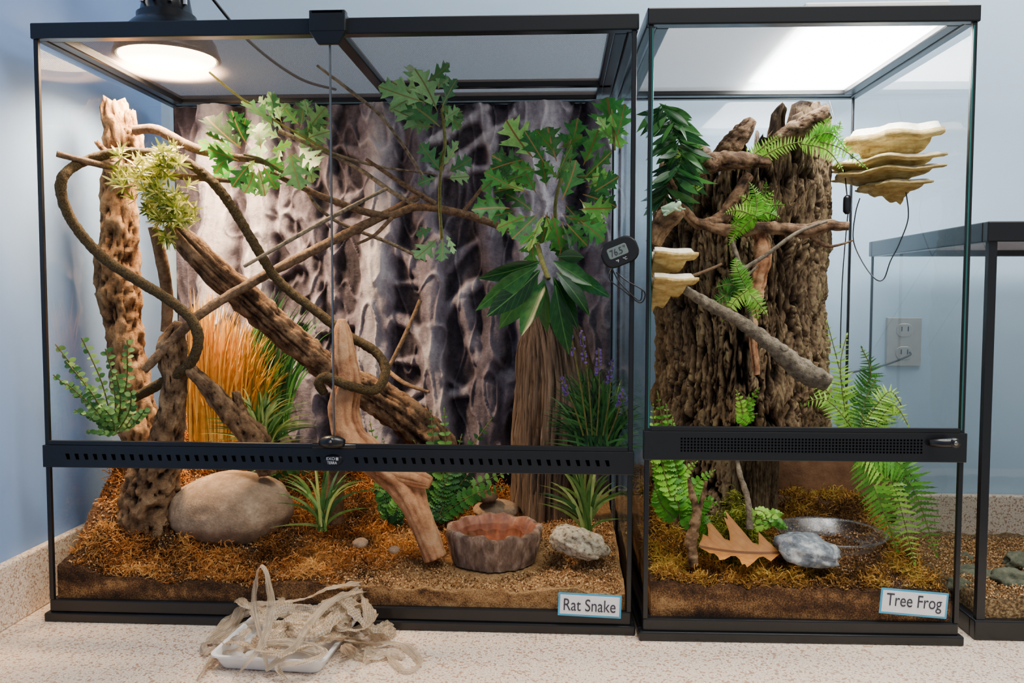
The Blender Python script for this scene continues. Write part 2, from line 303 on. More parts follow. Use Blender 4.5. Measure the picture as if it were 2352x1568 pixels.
def frond(mb,path,W,pairs=18,prof=SER,shape=None,wf=.16,j=.25,ang=.35,r=None,rj=.3,stemr=.0008,droop=.15):
    pts=[tuple(P(*q))+(stemr,) for q in path]; sc=SC(*path[0]); c=crom(pts,.002); tube(mb,[tuple(x) for x in c[::max(1,len(c)//12)]]+[tuple(c[-1])],seg=5,amp=0,mi=1,step=.01)
    n=len(c); nr=camn(Vector(c[0][:3]),j); rr=random.random() if r is None else r
    for i in range(pairs):
        t=(i+.6)/pairs; t0=min(n-2,int(t*(n-1))); p=Vector(c[t0][:3]); d=(Vector(c[min(t0+2,n-1)][:3])-Vector(c[max(t0-1,0)][:3])).normalized()
        s=d.cross(nr).normalized(); w=(shape(t) if shape else math.sin(pi*min(1,.18+t*.82))**.8*(1-.35*t))*W*sc
        if w<.001: w=.001
        for sg in(-1,1):
            dd=(s*sg+d*(ang+U(-.08,.08))+nr*U(-.15,.15)).normalized()
            leaf(mb,p,dd,(nr+Vector((U(-.2,.2),U(-.2,.2),U(-.2,.2)))).normalized(),w*U(.88,1.05),max(w*wf,.0014),prof,bend=droop+U(-.1,.1),fold=.1,r=min(1,max(0,rr+U(-rj,rj)*.5)))
    lastp=Vector(c[-2][:3]); leaf(mb,lastp,Vector(c[-1][:3])-Vector(c[-3][:3]),nr,W*sc*.2,W*sc*.05,LAN,r=rr)
def blades(mb,n,bx,by,tips,Y,w=4,bend=.3,rf=None,dy=.04,segs=8):
    for i in range(n):
        tx,ty=tips(i/n); b=P(bx(i/n),by+U(-6,6),Y+U(-dy/2,dy/2)); t=P(tx,ty,Y+U(-dy,dy)); 
        d=t-b; L=d.length
        c=b+Vector((d.x*.15,d.y*.3,d.z*.72+L*bend*.35)); W=w*SC(bx(0),by,Y); nn=camn(b,.6)
        vs=[];uv=[];fs=[]
        for k in range(segs+1):
            s=k/segs; p=b*(1-s)**2+c*2*s*(1-s)+t*s*s; tn=((c-b)*(1-s)+(t-c)*s).normalized(); sd=tn.cross(nn).normalized(); ww=W*(.55+.6*s*(1-s)*2)*(1-s**3)+1e-5
            vs+=[p-sd*ww,p+sd*ww]; uv+=[(.5,s),(.5,s)]
            if k<segs: a=2*k; fs.append((a,a+1,a+3,a+2))
        mb.add(vs,fs,uv,r=(rf(i/n) if rf else random.random()))
def rock(name,label,c,rad,mat,amp=.12,sub=4,rot=0,cat='rock'):
    bm=bmesh.new(); bmesh.ops.create_icosphere(bm,subdivisions=sub,radius=1)
    mb=MB(); R=Matrix.Rotation(rot,3,'Y'); vs=[]
    off=Vector((U(0,50),U(0,50),U(0,50)))
    for v in bm.verts:
        n=v.co.normalized(); d=1+amp*(noise.noise(n*1.6+off)+.4*noise.noise(n*4+off)+.15*noise.noise(n*11+off))
        q=Vector((n.x*rad[0]*d,n.y*rad[1]*d,n.z*rad[2]*d)); q=R@q+c; vs.append(q)
    mb.add(vs,[[v.index for v in f.verts] for f in bm.faces]); bm.free()
    return single(name,label,cat,mb,mat)
def rockpx(name,label,px,py,Y,rx,rz,mat,ry=None,**k):
    c=P(px,py,Y); s=SC(px,py,Y); return rock(name,label,c,(rx*s,(ry or rx)*s,rz*s),mat,**k)
# ---------------- room
def struct(name,mb,mat):
    o=single(name,None,None,mb,mat,smooth=False,base=Vector((0,0,0))); o['kind']='structure'; return o
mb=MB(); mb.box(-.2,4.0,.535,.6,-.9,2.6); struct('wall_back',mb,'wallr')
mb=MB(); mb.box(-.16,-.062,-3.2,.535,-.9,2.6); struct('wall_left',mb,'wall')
mb=MB(); mb.box(-.2,4.0,-3.2,.6,2.55,2.6); struct('ceiling',mb,'ceil')
mb=MB(); mb.box(-.2,4.0,-3.2,.6,-.95,-.9); struct('floor',mb,nm('floor_vinyl',[(.3,C(120,112,104)),(.7,C(150,142,132))],scale=12,bump=0,k=1))
e=thing('countertop','beige speckled laminate countertop with matching backsplash','countertop',Vector((.8,0,-.04)))
mb=MB(); mb.box(-.06,3.2,-.36,.53,-.04,0); part('worktop',mb,e,'counter',False,.004)
mb=MB(); mb.box(-.062,-.046,-.36,.53,0,.1); part('backsplash',mb,e,'counter',False,.003)
mb=MB(); mb.box(-.046,3.2,.515,.533,0,.1); part('backsplash',mb,e,'counter',False,.003)
# ---------------- terrariums
def terrarium(label,W,D,H,x0,y0,th,vz0,vz1,bt,screenrails,doors,vents,scr,base_out=.006):
    T=Matrix.Translation((x0,y0,0))@Matrix.Rotation(th,4,'Z')
    e=thing('terrarium',label,'terrarium',T@Vector((W/2,D/2,0)))
    def bx(m,*a,**k): m.box(*a,T=T,**k)
    m=MB(); o=base_out
    for (a,b_,c,d) in ((-o,W+o,-o,.012),(-o,W+o,D-.012,D+o),(-o,.012,.012,D-.012),(W-.012,W+o,.012,D-.012)):
        bx(m,a,b_,c,d,0,.014)
    for (a,b_,c,d) in ((0,W,0,.014),(0,W,D-.014,D),(0,.014,.014,D-.014),(W-.014,W,.014,D-.014)):
        bx(m,a,b_,c,d,.014,bt)
    bx(m,0,W,0,D,.006,.012)
    part('base_frame',m,e,'black',False,.002)
    m=MB(); o=.003
    for (a,b_,c,d) in ((-o,W+o,-o,.012),(-o,W+o,D-.012,D+o),(-o,.012,.012,D-.012),(W-.012,W+o,.012,D-.012)):
        bx(m,a,b_,c,d,H-.024,H)
    for (a,b_,c,d) in ((0.012,W-.012,.012,.024),(0.012,W-.012,D-.032,D-.012),(0.012,.032,.024,D-.032),(W-.032,W-.012,.024,D-.032)):
        bx(m,a,b_,c,d,H-.022,H-.006)
    for r in screenrails: bx(m,r[0],r[1],r[2],r[3],H-.022,H-.008)
    part('top_frame',m,e,'black',False,.002)
    m=MB(); bx(m,.02,W-.02,.02,D-.02,H-.013,H-.0128); part('mesh_screen',m,e,scr,False)
    for (a,b_,c,d) in ((0,.007,0,.007),(W-.007,W,0,.007),(0,.005,D-.005,D),(W-.005,W,D-.005,D)):
        m=MB(); bx(m,a,b_,c,d,bt,H-.024); part('corner_post',m,e,'black',False,.001)
    m=MB(); bx(m,-.002,W+.002,-.004,.01,vz0,vz1,mi=0); vents(m,T)
    part('vent_strip',m,e,['black','hole'],False,.001)
    def pane(nm_,q):
        m=MB(); m.add([T@Vector(p) for p in q],[(0,1,2,3)],uvs=[(0,0)]*4); return part(nm_,m,e,'glass',False)
    pane('side_pane',[(.003,.007,bt),(.003,D-.005,bt),(.003,D-.005,H-.024),(.003,.007,H-.024)])
    pane('side_pane',[(W-.003,.007,bt),(W-.003,D-.005,bt),(W-.003,D-.005,H-.024),(W-.003,.007,H-.024)])
    pane('back_pane',[(.005,D-.003,bt),(W-.005,D-.003,bt),(W-.005,D-.003,H-.024),(.005,D-.003,H-.024)])
    for a,b_ in doors:
        m=MB(); bx(m,a,b_,-.003,.004,vz1,vz1+.007); part('door_rail',m,e,'black',False,.001)
    return e,T
def v_left(m,T):
    for i in range(58):
        if 27<i<31: continue
        x=.035+i*.0147
        q=[(x,-.0045,.268),(x+.006,-.0045,.268),(x+.0075,-.0045,.259),(x+.003,-.0045,.259)]
        m.add([T@Vector(p) for p in q],[(0,1,2,3)],mi=1 )
def v_right(m,T):
    for i in range(72):
        for j in range(5):
            x=.052+i*.0049; z=.286+j*.0045
            m.add([T@Vector((x+dx,-.0045,z+dz)) for dx,dz in((0,0),(.0026,0),(.0026,.0026),(0,.0026))],[(0,1,2,3)],mi=1)
seam=P(762,550,0).x
TL,T1=terrarium('wide black-framed glass terrarium with double doors labelled Rat Snake',.915,.465,.928,0,0,0,.246,.281,.034,
   [(.455,.475,.02,.44),(.475,.9,.325,.343),(.875,.885,.02,.44)],[(.008,seam-.001),(seam+.001,.907)],v_left,'screen')
TR,T2=terrarium('narrow black-framed glass terrarium with a single door labelled Tree Frog',.465,.465,.929,.9309,-.0185,.0196,.273,.316,.032,[],[(.008,.457)],v_right,'screenw')
m=MB(); m.box(seam-.0012,seam+.0012,-.001,.003,.287,.9); part('door_seam',m,TL,'silver',False)
a=P(712,40,-.008);b_=P(796,106,-.008)
m=MB(); m.box(a.x,b_.x,-.014,.0,.905,.936); m.box(a.x+.003,b_.x-.003,-.014,.02,.93,.936); 
m.add([(a.x,-.014,.905),(b_.x,-.014,.905),(b_.x-.012,-.010,.887),(a.x+.012,-.010,.887),(a.x,-.004,.905),(b_.x,-.004,.905),(b_.x-.012,-.004,.887),(a.x+.012,-.004,.887)],[(0,3,2,1),(4,5,6,7),(3,7,6,2),(0,4,7,3),(1,2,6,5)])
part('door_clip',m,TL,'black',False,.0015)
m=MB(); z=.29; s=seam
tube(m,[(s-.018,-.006,z,.006),(s-.008,-.010,z+.002,.010),(s+.008,-.010,z+.002,.010),(s+.018,-.006,z,.006)],seg=12,amp=0,step=.004)
tube(m,[(s,-.013,z+.004,.007),(s,-.02,z+.004,.0065)],seg=16,amp=0,step=.004)
m.box(s-.033,s+.035,-.004,.003,.281,.288)
lk=part('door_latch',m,TL,'black',True)
m=MB(); tube(m,[(s,-.0202,z+.004,.0022),(s,-.0206,z+.004,.0022)],seg=16,amp=0,step=.004); part('keyhole',m,lk,'silver')
m=MB(); n=24; vs=[(s+.014*math.cos(2*pi*i/n),-.0075,.263+.0075*math.sin(2*pi*i/n)) for i in range(n)]+[(s+.0155*math.cos(2*pi*i/n),-.004,.263+.009*math.sin(2*pi*i/n)) for i in range(n)]
m.add(vs,[tuple(range(n))[::-1]]+[(i,(i+1)%n,n+(i+1)%n,n+i) for i in range(n)]); emb=part('emblem_plate',m,TL,'black',False)
def text(body,par,loc,size,mat,rot=None,fit=None):
    cu=bpy.data.curves.new('lettering','FONT'); cu.body=body; cu.size=size; cu.align_x='CENTER'; cu.align_y='CENTER'; cu.extrude=.0001
    o=bpy.data.objects.new('lettering',cu); COL.objects.link(o); dg=bpy.context.evaluated_depsgraph_get(); dg.update()
    me=bpy.data.meshes.new_from_object(o.evaluated_get(dg)); bpy.data.objects.remove(o)
    xs=[v.co.x for v in me.vertices]; ys=[v.co.y for v in me.vertices]; cx=(min(xs)+max(xs))/2; cy=(min(ys)+max(ys))/2
    kx=ky=1
    if fit: kx=fit[0]/(max(xs)-min(xs)); ky=fit[1]/(max(ys)-min(ys))
    for v in me.vertices: v.co.x=(v.co.x-cx)*kx; v.co.y=(v.co.y-cy)*ky
    me.materials.clear(); me.materials.append(M[mat]); q=bpy.data.objects.new('lettering',me); COL.objects.link(q); q.parent=par
    q.location=Vector(loc)-WL[par.name]; q.rotation_euler=rot or Euler((pi/2,0,0)); WL[q.name]=WL[par.name]
    return q
text('EXO',emb,(s-.003,-.0079,.2660),.0075,'paper',fit=(.013,.0045)); text('TERRA',emb,(s-.001,-.0079,.2597),.0058,'paper',fit=(.015,.0042))
m=MB()
for k in range(2): m.box(s+.0052+k*.0022,s+.0064+k*.0022,-.0082,-.0074,.2635,.268)
part('emblem_bars',m,emb,'paper',False)
c=P(2172,1015,-.03); m=MB(); tube(m,[(c.x-.016,c.y+.012,c.z-.004,.005),(c.x-.006,c.y+.002,c.z-.002,.0065),(c.x+.012,c.y-.004,c.z,.007)],seg=12,amp=0,step=.003)
tube(m,[(c.x+.01,c.y,c.z,.007),(c.x+.01,c.y-.01,c.z,.007)],seg=14,amp=0,step=.004)
lk=part('door_latch',m,TR,'black'); m=MB(); tube(m,[(c.x+.01,c.y-.0102,c.z,.003),(c.x+.01,c.y-.0106,c.z,.003)],seg=14,amp=0,step=.004); part('keyhole',m,lk,'silver')
m=MB(); m.box(.4585,.4605,-.001,.002,.32,.9,T=T2); part('glass_edge',m,TR,'glassedge',False)
m=MB(); m.box(.004,.006,-.001,.002,.32,.9,T=T2); part('glass_edge',m,TR,'glassedge',False)
def label(par,x0p,y0p,x1p,y1p,Y,txt,rot):
    a=P(x0p,y0p,Y); b=P(x1p,y1p,Y); c=(a+b)/2; w=abs(b.x-a.x); h=abs(a.z-b.z)
    R=Matrix.Translation(c)@Matrix.Rotation(rot,4,'Y')
    m=MB(); m.box(-w/2,w/2,0,.0006,-h/2,h/2,T=R,mi=1); m.box(-w/2+.003,w/2-.003,-.0003,.0003,-h/2+.003,h/2-.003,T=R,mi=0)
    l=part('name_label',m,par,['paper','bluebord'],False)
    text(txt,l,(c.x,Y-.0008,c.z),h*.7,'ink',rot=(R.to_3x3()@Euler((pi/2,0,0)).to_matrix()).to_euler(),fit=(w*.82,h*(.52 if 'g' not in txt else .64)))
label(TL,1282,1362,1427,1418,-.005,'Rat Snake',math.radians(2))
label(TR,2022,1354,2176,1416,-.018,'Tree Frog',math.radians(4))
# ---------------- foam background
roots=[([(480,200),(490,500),(478,800),(490,1100)],48,1.2),([(588,200),(592,450),(575,800),(560,1100)],40,1.15),
([(862,200),(870,500),(852,800),(870,1100)],46,1.1),([(1250,200),(1235,500),(1250,1100)],66,1.05),([(1390,200),(1380,1100)],46,.8),([(1000,560),(990,800),(1015,1000)],34,.85),([(700,900),(690,1100)],50,.7),([(1120,900),(1100,1100)],50,.7),([(960,230),(950,420),(990,560)],28,.6),([(700,240),(690,420),(720,560)],30,.55),([(1120,520),(1140,700),(1120,860)],32,.6),
([(600,660),(700,560),(760,480),(850,430)],15,.85),([(600,500),(680,560),(722,680),(700,800),(620,900)],17,.85),([(610,470),(700,500),(840,520)],14,.75),([(620,760),(690,740),(760,760),(840,720)],15,.7),
([(880,720),(960,760),(1000,860),(930,920)],16,.95),([(880,300),(960,330),(1040,290),(1120,240)],13,1.1),([(980,430),(1080,330),(1160,280),(1210,230)],13,1.1),([(890,240),(930,330),(1010,400),(1080,380),(1200,400)],13,1.05),
([(1060,700),(1100,820),(1160,900),(1130,1000)],22,.85),([(880,1000),(980,920),(1090,900),(1200,860)],17,1.05),([(990,760),(1050,680),(1110,640),(1200,600)],15,.95),([(880,560),(940,600),(1000,700)],16,.85),
([(640,860),(740,900),(860,900)],16,.7),([(880,420),(960,470),(1010,560)],13,.8),([(1100,240),(1130,330),(1120,430),(1160,520),(1200,560)],13,.9),([(640,240),(660,350),(640,480),(680,600)],16,.7),([(760,240),(740,360),(770,480),(750,640),(780,760)],18,.7),
([(900,830),(960,830),(1060,900)],12,.85),([(620,300),(690,350),(780,330),(850,380)],12,.7),([(900,650),(1000,640),(1080,560),(1190,500)],12,.85)]
nx,nz=400,400; X=np.linspace(.008,.907,nx); Z=np.linspace(.04,.902,nz); XX,ZZ=np.meshgrid(X,Z)
hh=np.zeros_like(XX); br=np.full_like(XX,.2)
for pl,w,bright in roots:
    pts=[P(x,y,.42) for x,y in pl]; cc=crom([(p.x,p.z,0,0) for p in pts],.03); wr=w*SC(pl[0][0],pl[0][1],.42)
    d=np.full_like(XX,9.)
    for i in range(len(cc)-1):
        ax,az=cc[i][:2]; bx_,bz=cc[i+1][:2]; vx,vz=bx_-ax,bz-az; t=np.clip(((XX-ax)*vx+(ZZ-az)*vz)/(vx*vx+vz*vz+1e-9),0,1)
        d=np.minimum(d,np.hypot(XX-ax-t*vx,ZZ-az-t*vz))
    d+= .003*np.sin(XX*70+ZZ*33)+.002*np.sin(ZZ*130-XX*50)
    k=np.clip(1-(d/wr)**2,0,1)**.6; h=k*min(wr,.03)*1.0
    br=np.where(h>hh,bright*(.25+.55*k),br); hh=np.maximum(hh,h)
def blur(a,n):
    for _ in range(n):
        p=np.pad(a,1,mode='edge'); a=(p[1:-1,1:-1]*2+p[:-2,1:-1]+p[2:,1:-1]+p[1:-1,:-2]+p[1:-1,2:])/6
    return a
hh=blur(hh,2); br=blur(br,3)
vs=[];rr=[]
for j in range(nz):
    for i in range(nx):
        x=X[i];z=Z[j]; n0=noise.noise(Vector((x*22,z*9,0))); n1=noise.noise(Vector((x*110,z*35,3))); n2=noise.noise(Vector((x*45,z*12,6)))
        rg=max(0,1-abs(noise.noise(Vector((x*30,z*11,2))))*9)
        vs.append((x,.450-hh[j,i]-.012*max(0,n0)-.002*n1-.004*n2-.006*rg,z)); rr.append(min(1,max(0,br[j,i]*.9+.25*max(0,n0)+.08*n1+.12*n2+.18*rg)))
mb=MB(); mb.add(vs,[(j*nx+i,j*nx+i+1,(j+1)*nx+i+1,(j+1)*nx+i) for j in range(nz-1) for i in range(nx-1)],r=rr)
part('foam_backdrop',mb,TL,'foam')
# ---------------- substrates
bc=P(1135,1240,.13)
def HL0(x,y):
    h=.060+.115*y+.095*ss(.36,.02,x)*ss(.0,.22,y)+.02*ss(.2,.0,x)+.035*ss(.66,.3,x)*ss(.05,.3,y)
    return h+.012*noise.noise(Vector((x*14,y*14,0)))+.005*noise.noise(Vector((x*50,y*50,0)))
bc.z=HL0(bc.x,bc.y)-.004
def HL(x,y):
    h=HL0(x,y); d=math.hypot(x-bc.x,y-bc.y)
    if d<.095: k=ss(.095,.07,d); h=h*(1-k)+(bc.z-.003)*k
    return h
def HR(x,y):
    h=.076+.12*(y+.02)+.05*ss(1.1,.95,x)*ss(.05,.3,y)
    return h+.012*noise.noise(Vector((x*14,y*14,5)))+.005*noise.noise(Vector((x*50,y*50,0)))
def substrate(name,label,x0,x1,y0,y1,H,rf,sk):
    cs=.003; nx=int((x1-x0)/cs); ny=int((y1-y0)/cs); vs=[];rr=[];fs=[]
    for j in range(ny+1):
        for i in range(nx+1):
            x=x0+(x1-x0)*i/nx; y=y0+(y1-y0)*j/ny; g=noise.noise(Vector((x*170,y*170,0))); vs.append((x,y,H(x,y)+.0022*g)); rr.append(rf(x,y)+.15*g)
    w=nx+1
    fs=[(j*w+i,j*w+i+1,(j+1)*w+i+1,(j+1)*w+i) for j in range(ny) for i in range(nx)]
    mb=MB(); mb.add(vs,fs,r=rr)
    def skirt(pts,rs):
        n=len(pts); v=[];r=[];K=12
        for k in range(K+1):
            t=k/K
            for (x,y,z),q in zip(pts,rs):
                zz=z*(1-t)+.013*t; v.append((x,y,zz)); lay=sk(x)+.35*noise.noise(Vector((x*14,zz*50,3)))+.2*noise.noise(Vector((x*90,zz*120,3))); r.append(q if k==0 else lay)
        mb.add(v,[(k*n+i,(k+1)*n+i,(k+1)*n+i+1,k*n+i+1) for k in range(K) for i in range(n-1)],r=r)
    skirt(vs[:w],rr[:w]); skirt(vs[::w],rr[::w]); skirt(vs[w-1::w],rr[w-1::w]); skirt(vs[-w:],rr[-w:])
    return single(name,label,'substrate',mb,'subs',kind='stuff')
substrate('sandy_soil','orange sand and dark soil bedding inside the wide terrarium',.009,.906,.008,.455,HL,lambda x,y:.24+.46*ss(.30,.62,x+.22*noise.noise(Vector((x*9,y*9,1)))+.12*noise.noise(Vector((x*40,y*40,1)))-.15*ss(.1,.3,y)),lambda x:.3+.26*ss(.3,.75,x))
substrate('dark_soil','dark brown soil bedding inside the narrow terrarium',.944,1.386,-.004,.43,HR,lambda x,y:.26+.25*noise.noise(Vector((x*10,y*10,2))),lambda x:.36)
def mossfib(name,label,n,samp,H,mat,ln=(.010,.026),w=.0009,lift=.016,rb=.5):
    vs=[];fs=[];rr=[];K=4
    for i in range(n):
        x,y=samp(); h0=H(x,y); cl=noise.noise(Vector((x*24,y*24,8)))+.35*noise.noise(Vector((x*70,y*70,8)))
        if cl<-.3: continue
        clump=max(0,cl+.2)*lift*1.8
        p=Vector((x,y,h0+U(-.002,clump+.002))); d=Vector((U(-1,1),U(-1,1),U(-.2,.9))).normalized(); L=U(*ln)/K; r=min(1,max(0,rb+.9*noise.noise(Vector((x*11,y*11,4)))+.4*cl+U(-.3,.3)))
        s=Vector((U(-1,1),U(-1,1),U(-1,1))).normalized()*w; o=len(vs)
        for k in range(K+1):
            vs+=[p-s,p+s]; rr+=[r,r]
            if k<K: a=o+2*k; fs.append((a,a+1,a+3,a+2))
            d=(d+Vector((U(-.8,.8),U(-.8,.8),U(-.8,.6)))).normalized(); p=p+d*L
            p.z=max(p.z,h0-.002); p.y=max(p.y,.009 if H is HL else -.003)
    mb=MB(); mb.add(vs,fs,r=rr); return single(name,label,'moss',mb,mat,kind='stuff')
def sL():
    while 1:
        x=U(.012,.74); y=U(.012,.44)
        f=ss(.64,.28,x+.25*noise.noise(Vector((x*6,y*6,2)))-.3*ss(.06,.22,y))
        if random.random()<f+.02 and math.hypot(x-bc.x,y-bc.y)>.09: return x,y
dc=P(1905,1218,.14); dc.z=HR(dc.x,dc.y)+.010
def sR():
    while 1:
        x,y=U(.95,1.382),U(0.0,.4)
        if math.hypot(x-dc.x,y-dc.y)>.09: return x,y
mossfib('dried_moss','tangled orange-brown dried moss over the bedding',40000,sL,HL,'moss',ln=(.008,.020),w=.0008,rb=.52,lift=.020)
mossfib('dried_moss','tangled olive-brown moss over dark soil',28000,sR,HR,'moss2',ln=(.008,.020),w=.0008,rb=.46)
def chips(name,label,n,samp,H,rb):
    vs=[];fs=[];rr=[]
    for i in range(n):
        x,y=samp()
        if math.hypot(x-bc.x,y-bc.y)<.085: continue
        s=U(.0008,.0028); p=Vector((x,y,H(x,y)+s*.4+U(0,.004))); R=Euler((U(0,6),U(0,6),U(0,6))).to_matrix(); o=len(vs); r=min(1,max(0,rb+U(-.35,.35)))
        for v in ((1,0,0),(-.5,.8,0),(-.6,-.8,.1),(0,0,.6),(0,.1,-.5)): vs.append(p+R@(Vector(v)*s)); rr.append(r)
        fs+=[(o,o+1,o+3),(o+1,o+2,o+3),(o+2,o,o+3),(o+1,o,o+4),(o+2,o+1,o+4),(o,o+2,o+4)]
    mb=MB(); mb.add(vs,fs,r=rr); return single(name,label,'substrate',mb,'chips',smooth=False,kind='stuff')
chips('bark_crumbs','loose tan and brown bark crumbs scattered over the sand',24000,lambda:(.9-.88*random.random()**1.3,U(.012,.3)),HL,.6)
chips('bark_crumbs','loose brown bark crumbs scattered over dark soil',9000,lambda:(U(.95,1.38),U(0.0,.25)),HR,.45)
# ---------------- wood, wide terrarium
branch('upright_cork_log','tan cork bark log standing upright with rough cracked bark',[[(262,234,.2,24),(266,262,.2,32),(284,330,.2,40),(272,430,.2,38),(275,540,.2,42),(270,640,.2,48),(285,760,.2,40),(300,880,.2,42),(325,1000,.2,45),(335,1150,.2,55)],[(290,350,.19,22),(297,300,.19,18),(300,255,.19,10)],[(300,400,.18,14),(262,370,.17,10),(222,325,.15,6)]],'cork',cat='driftwood',seg=72,amp=.2,ns=50,cracks=.34,jag=1.2)
branch('cork_stump','short cork bark stump flaring out at its base in the moss',[[(408,738,.1,8),(400,770,.1,26),(395,810,.1,33),(402,880,.1,28),(392,960,.1,32),(372,1050,.12,46),(345,1130,.13,60),(335,1240,.13,62)]],'cork2',cat='driftwood',seg=72,amp=.2,ns=50,cracks=.36)
branch('driftwood_log','thick brown driftwood log leaning diagonally',[[(392,515,.14,18),(440,570,.15,30),(500,630,.17,33),(560,680,.2,36),(650,760,.23,34),(760,850,.27,34),(880,920,.3,42),(980,1000,.32,46),(1040,1080,.33,38)]],'log',cat='driftwood',seg=56,amp=.18,ns=42,groove=.16,gf=7,cracks=.2)
branch('driftwood_log','brown broken log leaning into the moss',[[(425,835,.08,12),(480,890,.1,20),(530,950,.12,26),(590,1010,.14,30),(620,1080,.16,28)],[(560,970,.13,20),(548,930,.13,14),(542,898,.13,8)]],'cork2',cat='driftwood',seg=36,amp=.2,ns=55,groove=.12,gf=6,cracks=.2)
branch('driftwood_branch','smooth pale orange forked driftwood branch propped upright',[[(785,732,.12,8),(786,760,.12,20),(790,820,.12,28),(797,880,.12,32),(790,950,.12,35),(812,1010,.11,36),(868,1062,.1,38),(928,1115,.1,38),(965,1190,.09,30),(1000,1283,.08,26)],[(880,1070,.1,32),(935,1090,.09,26),(988,1108,.08,15)]],'pale',cat='driftwood',seg=40,amp=.12,ns=30,groove=.14,gf=6,cracks=.05)
branch('driftwood_branch','short upright brown branch stub behind the forked branch',[[(772,1060,.16,22),(770,1120,.16,20),(768,1200,.16,22)]],'log',cat='driftwood',seg=20,ns=50)
branch('wood_slab','weathered grey-brown upright wood slab with vertical grain',[[(1228,688,.3,8),(1240,715,.3,36),(1262,770,.3,74),(1273,850,.3,90),(1275,900,.3,92),(1268,1020,.3,96),(1262,1130,.3,90),(1262,1225,.3,96)]],'slab',cat='driftwood',seg=200,amp=.05,ns=45,groove=.2,gf=22,flatk=.32)
branch('branch','long straight brown branch crossing diagonally',[(330,850,.07,11),(450,730,.1,11),(550,665,.14,11),(700,585,.2,11),(850,510,.27,10),(960,452,.32,8)],'twig',seg=14,amp=.14,ns=60)
branch('branch','thin bare twig crossing diagonally',[(560,612,.1,4),(700,532,.15,5),(800,478,.2,5),(888,433,.24,4)],'twigg',seg=8)
branch('branch','curved tan branch reaching sideways from the cork log',[(310,300,.18,11),(360,298,.17,11),(440,338,.16,11),(520,358,.16,9),(600,370,.16,7),(650,395,.17,4)],'twig',seg=12,ns=60)
branch('branch','straight thin branch wedged against the cork log',[[(130,353,.04,7),(230,378,.08,8),(290,385,.12,9),(420,405,.14,8),(560,418,.16,4)]],'twig',seg=12,ns=60)
branch('branch','brown branch with side twigs hanging behind leaves',[[(620,395,.2,6),(750,455,.24,8),(880,495,.28,9),(960,475,.3,9),(1060,490,.3,9),(1150,520,.3,8),(1240,560,.3,6)],[(840,365,.26,4),(930,425,.28,6),(1000,468,.3,7)],[(900,500,.28,5),(860,540,.26,4),(820,560,.25,3)],[(1060,490,.3,5),(1100,440,.3,4),(1160,350,.3,4)]],'twig',seg=10)
branch('branch','thin brown twig rising toward the screen lid',[[(728,150,.2,3),(800,205,.22,4),(870,262,.24,4),(920,325,.26,4),(975,410,.28,4)]],'twigg',seg=8)
branch('branch','thin forked twig among the leaves',[[(640,300,.26,5),(740,345,.28,5),(820,385,.3,5),(900,440,.3,5),(960,475,.3,5)],[(740,345,.28,4),(860,380,.3,3),(1000,400,.3,2)],[(740,345,.28,4),(700,420,.26,4),(760,500,.28,4),(900,560,.3,4),(980,600,.3,3)]],'twigg',seg=8)
branch('branch','thin brown twig leaning on the backdrop',[[(965,690,.34,5),(930,770,.3,5),(890,850,.28,5)],[(890,850,.28,5),(930,880,.24,5),(985,900,.2,3)]],'twig',seg=8)
branch('branch','brown branch hanging down beside the cork log',[[(352,520,.15,12),(372,600,.16,14),(384,680,.17,13),(382,760,.18,12)]],'log',seg=14,ns=50)
branch('artificial_vine','dark brown flexible artificial vine looping around the log',[(350,352,.13,10),(270,350,.1,11),(190,372,.07,11),(145,405,.04,12),(142,450,.04,12),(170,515,.05,12),(235,590,.06,12),(310,640,.07,12),(390,690,.07,12),(440,735,.07,12),(455,785,.07,12),(432,840,.08,12),(370,880,.1,12),(310,912,.14,11)],'vine',cat='vine',seg=14,amp=.14,ns=160)
branch('artificial_vine','dark brown flexible vine draped over the leaning log',[(338,348,.14,10),(420,368,.14,11),(490,420,.14,11),(545,495,.14,11),(590,570,.14,11),(640,645,.15,11),(720,710,.15,11),(800,770,.15,11),(862,808,.15,11),(885,850,.14,11),(862,895,.12,11),(800,885,.09,11),(750,865,.09,11),(732,880,.09,11),(745,902,.1,10)],'vine',cat='vine',seg=14,amp=.14,ns=160)
# ---------------- plants, wide terrarium
def plant(label,base,fn,mats,cat='plant',name='artificial_plant',nm1='foliage',group=None):
    e=thing(name,label,cat,base,group); mb=MB(); st=MB(); fn(mb,st)
    part(nm1,mb,e,mats)
    if st.v: part('stem',st,e,'stem')
    return e
def oaks(L,Y,wf=.34,dy=.0,r=None,stems=[],yj=.03,extra=(),sh=1.0):
    def fn(mb,st):
        for b,t in L:
            b=(t[0]+(b[0]-t[0])*sh,t[1]+(b[1]-t[1])*sh)
            lpx(mb,b,t,Y+U(-yj,yj),wf*U(.85,1.12),r=r,dy=U(-.04,.03))
        for (cx,cy,rx,ry,n,L0,L1) in extra:
            for i in range(n):
                a=U(0,2*pi); q=U(.05,1)**.6; x=cx+rx*q*math.cos(a); y=cy+ry*q*math.sin(a); a2=math.atan2((y-cy)/ry,(x-cx)/rx)+U(-1.1,1.1); l=U(L0,L1)
                lpx(mb,(x,y),(x+l*math.cos(a2),y+l*(math.sin(a2)+.25)),Y+U(-.4*yj,yj*1.4),wf*U(.85,1.05),dy=U(-.03,.03))
        for s_ in stems: tp(st,s_,seg=6,amp=.05)
    return fn
